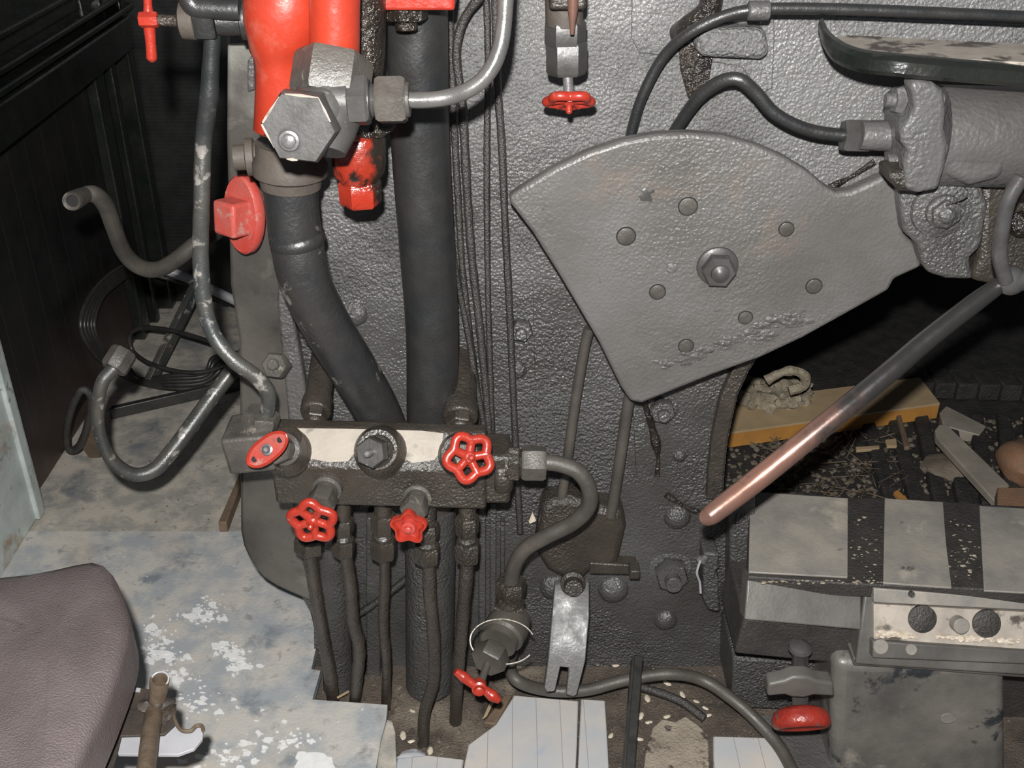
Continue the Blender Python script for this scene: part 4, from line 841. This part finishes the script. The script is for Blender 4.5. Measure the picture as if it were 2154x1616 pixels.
for x, y, lab in ((868,1593,'pale stone chip beside the corner of the near floor plate'),):
    solo('stone_chip', lump(NB(), G(x, y, -.03), .022, (1.2,.7,.4), 2, .2), white, lab, 'stone')
solo('paint_flake', prism(NB(), [P(x, y, 1.67) for x, y in ((1120,1078),(1128,1096),(1115,1102),(1112,1098))], (0,.003,0)), huskm, 'small white paint flake hanging right of the thin pipes', 'flake')
# thick white paint drops on the floor plate
bm = NB()
for cx, cy, r in ((660,1612,38),(635,1590,12),(690,1600,10)):
    pts = [G(cx+r*1.1*math.cos(a_)*(1+.18*math.sin(3*a_+cx)), cy+r*.9*math.sin(a_)*(1+.15*math.cos(2*a_)), .0025+r*.00002) for a_ in [2*math.pi*k/24 for k in range(24)]]
    prism(bm, pts, (0,0,-.0018))
for k in range(420):
    g = random.choice(((440,1275,34,26),(330,1335,36,26),(330,1360,30,20),(360,1385,60,30),(480,1370,40,26),(500,1400,30,22),(400,1480,70,50),(600,1560,80,40),(470,1590,90,30),(420,1300,50,20),(380,1420,60,30)))
    cx, cy = random.gauss(g[0], g[2]*.45), random.gauss(g[1], g[3]*.4)
    if cx < 285: continue
    r = random.choice((1,1.3,1.6,2,2.5,3,5,8)); n = 11; ph = random.random()*6; st = random.uniform(.5,1.6); zz = random.uniform(.0006,.0022); kk = [random.uniform(.45,1.35) for _ in range(n)]
    prism(bm, [G(cx+r*1.3*st*math.cos(2*math.pi*j/n+ph)*kk[j], cy+r*.8*math.sin(2*math.pi*j/n+ph)*kk[j], zz) for j in range(n)], (0,0,-.0006))
solo('paint_spatter', bm, spat, 'white paint spatter dried on the near floor plate', 'paint', kind='stuff')

# ============================================================ SEAT (lower left)
t = thing('driver_seat', 'brown leather seat corner with a rusty bracket at the lower left', 'seat')
zs_ = .52
so = [(-500,1240),(0,1213),(60,1208),(110,1200),(165,1184),(198,1177),(222,1185),(240,1207),(262,1256),(277,1304),(277,1332),(262,1385),(243,1435),(225,1480),(190,1560),(150,1650),(60,1900),(-500,1900)]
so = [(q.x, q.y) for q in [G(x, y, zs_) for x, y in so]]
cx = sum(q[0] for q in so)/len(so); cy = sum(q[1] for q in so)/len(so)
# densify the outline, then stack rings for a rounded pillow edge
dense = []
for i in range(len(so)):
    a, b = so[i], so[(i+1) % len(so)]; n = max(1, int(math.dist(a, b)/.02))
    for k in range(n): dense.append((a[0]+(b[0]-a[0])*k/n, a[1]+(b[1]-a[1])*k/n))
for _ in range(1): dense = [((dense[i-1][0]+2*dense[i][0]+dense[(i+1) % len(dense)][0])/4, (dense[i-1][1]+2*dense[i][1]+dense[(i+1) % len(dense)][1])/4) for i in range(len(dense))]
bm = NB(); rings = []
for sc, dz in ((.90,-.075),(1.0,-.068),(1.0,-.012),(.992,-.003),(.97,.003),(.88,.010),(.65,.016),(.4,.019),(.15,.020)):
    rings.append([bm.verts.new((cx+(x-cx)*sc, cy+(y-cy)*sc, zs_+dz-.002+ .004*noise.noise(Vector((x*9,y*9,sc*2)))*(sc < .99))) for x, y in dense])
for i in range(len(rings)-1):
    n = len(dense)
    for k in range(n): bm.faces.new((rings[i][k], rings[i][(k+1) % n], rings[i+1][(k+1) % n], rings[i+1][k]))
bm.faces.new(rings[0][::-1]); bm.faces.new(rings[-1]); part(t, 'cushion', bm, leather)
zb_ = zs_-.075
part(t, 'seat_board', prism(NB(), [G(x, y, zb_) for x, y in ((-400,1330),(235,1330),(262,1400),(255,1440),(232,1500),(200,1580),(160,1700),(-400,1700))], (0,0,-.012)), white, 'white seat board edge')
zk = .40
bm = prism(NB(), [G(x, y, zk) for x, y in ((238,1448),(262,1440),(325,1452),(345,1475),(372,1520),(345,1545),(255,1548),(245,1590),(220,1660),(170,1700),(190,1600))], (0,0,-.004)); part(t, 'bracket', bm, rustb, bevel=.001)
part(t, 'bracket_edge', prism(NB(), [G(x, y, zk+.004) for x, y in ((240,1440),(296,1448),(294,1454),(262,1452),(244,1460))], (0,0,-.003)), white)
bm = prism(NB(), [G(x, y, zk-.012) for x, y in ((250,1545),(330,1548),(352,1500),(340,1470),(352,1462),(366,1490),(372,1520),(380,1535),(405,1532),(420,1526),(428,1535),(425,1555),(408,1575),(375,1587),(340,1587),(248,1586))], (0,0,-.006)); part(t, 'white_bracket', bm, white, 'white painted curled bracket', .001)
pts = [G(x, y, zk) for x, y in ((345,1470),(362,1490),(368,1515),(380,1535),(400,1538),(412,1528),(424,1527),(428,1538))]
part(t, 'rusty_edge', sweep(NB(), pts, .0028, seg=8), rust)
a, b = G(331,1472,.42), G(336,1430,.455); L_ = (b-a).length
bm = lathe(NB(), a, b-a, [(0,.0125),(L_*.3,.0128),(L_*.8,.0138),(L_,.0142),(L_-.001,.0105),(L_-.012,.010)], 28); part(t, 'tube_stub', bm, rust)
bm = sweep(NB(), [a+(b-a)*.99+Vector((math.cos(q)*.0128, math.sin(q)*.0128*.9, math.sin(q)*.0128*.35)) for q in [2*math.pi*k/24 for k in range(24)]], .0013, closed=True, seg=6); part(t, 'stub_rim', bm, white)
bm = NB(); lump(bm, G(328,1480,.412), .019, (1.15,.9,.6), 3, .4); lump(bm, G(345,1500,.402), .014, (1,1.4,.5), 9, .5); part(t, 'rust_weld', bm, rustb, 'rusty weld lump')
bm = sweep(NB(), [G(326,1486,.405), G(316,1545,.415), G(300,1680,.43)], .0128, seg=26, smooth=False); part(t, 'support_tube', bm, rust)

# ------------------------------------------------------------ origins at the base of every thing
bpy.context.view_layer.update()
def desc(o):
    r = []
    for c in o.children: r.append(c); r += desc(c)
    return r
for o in list(C.objects):
    if o.parent or o.type not in ('EMPTY', 'MESH') or o in husks: continue
    ms = [q for q in [o]+desc(o) if q.type == 'MESH']
    if not ms: continue
    vsx = [v.co for q in ms for v in q.data.vertices]
    lo3 = [min(v[i] for v in vsx) for i in range(3)]; hi3 = [max(v[i] for v in vsx) for i in range(3)]
    c = Vector(((lo3[0]+hi3[0])/2, (lo3[1]+hi3[1])/2, lo3[2]))
    for q in ms: q.data.transform(Matrix.Translation(-c))
    o.location = c
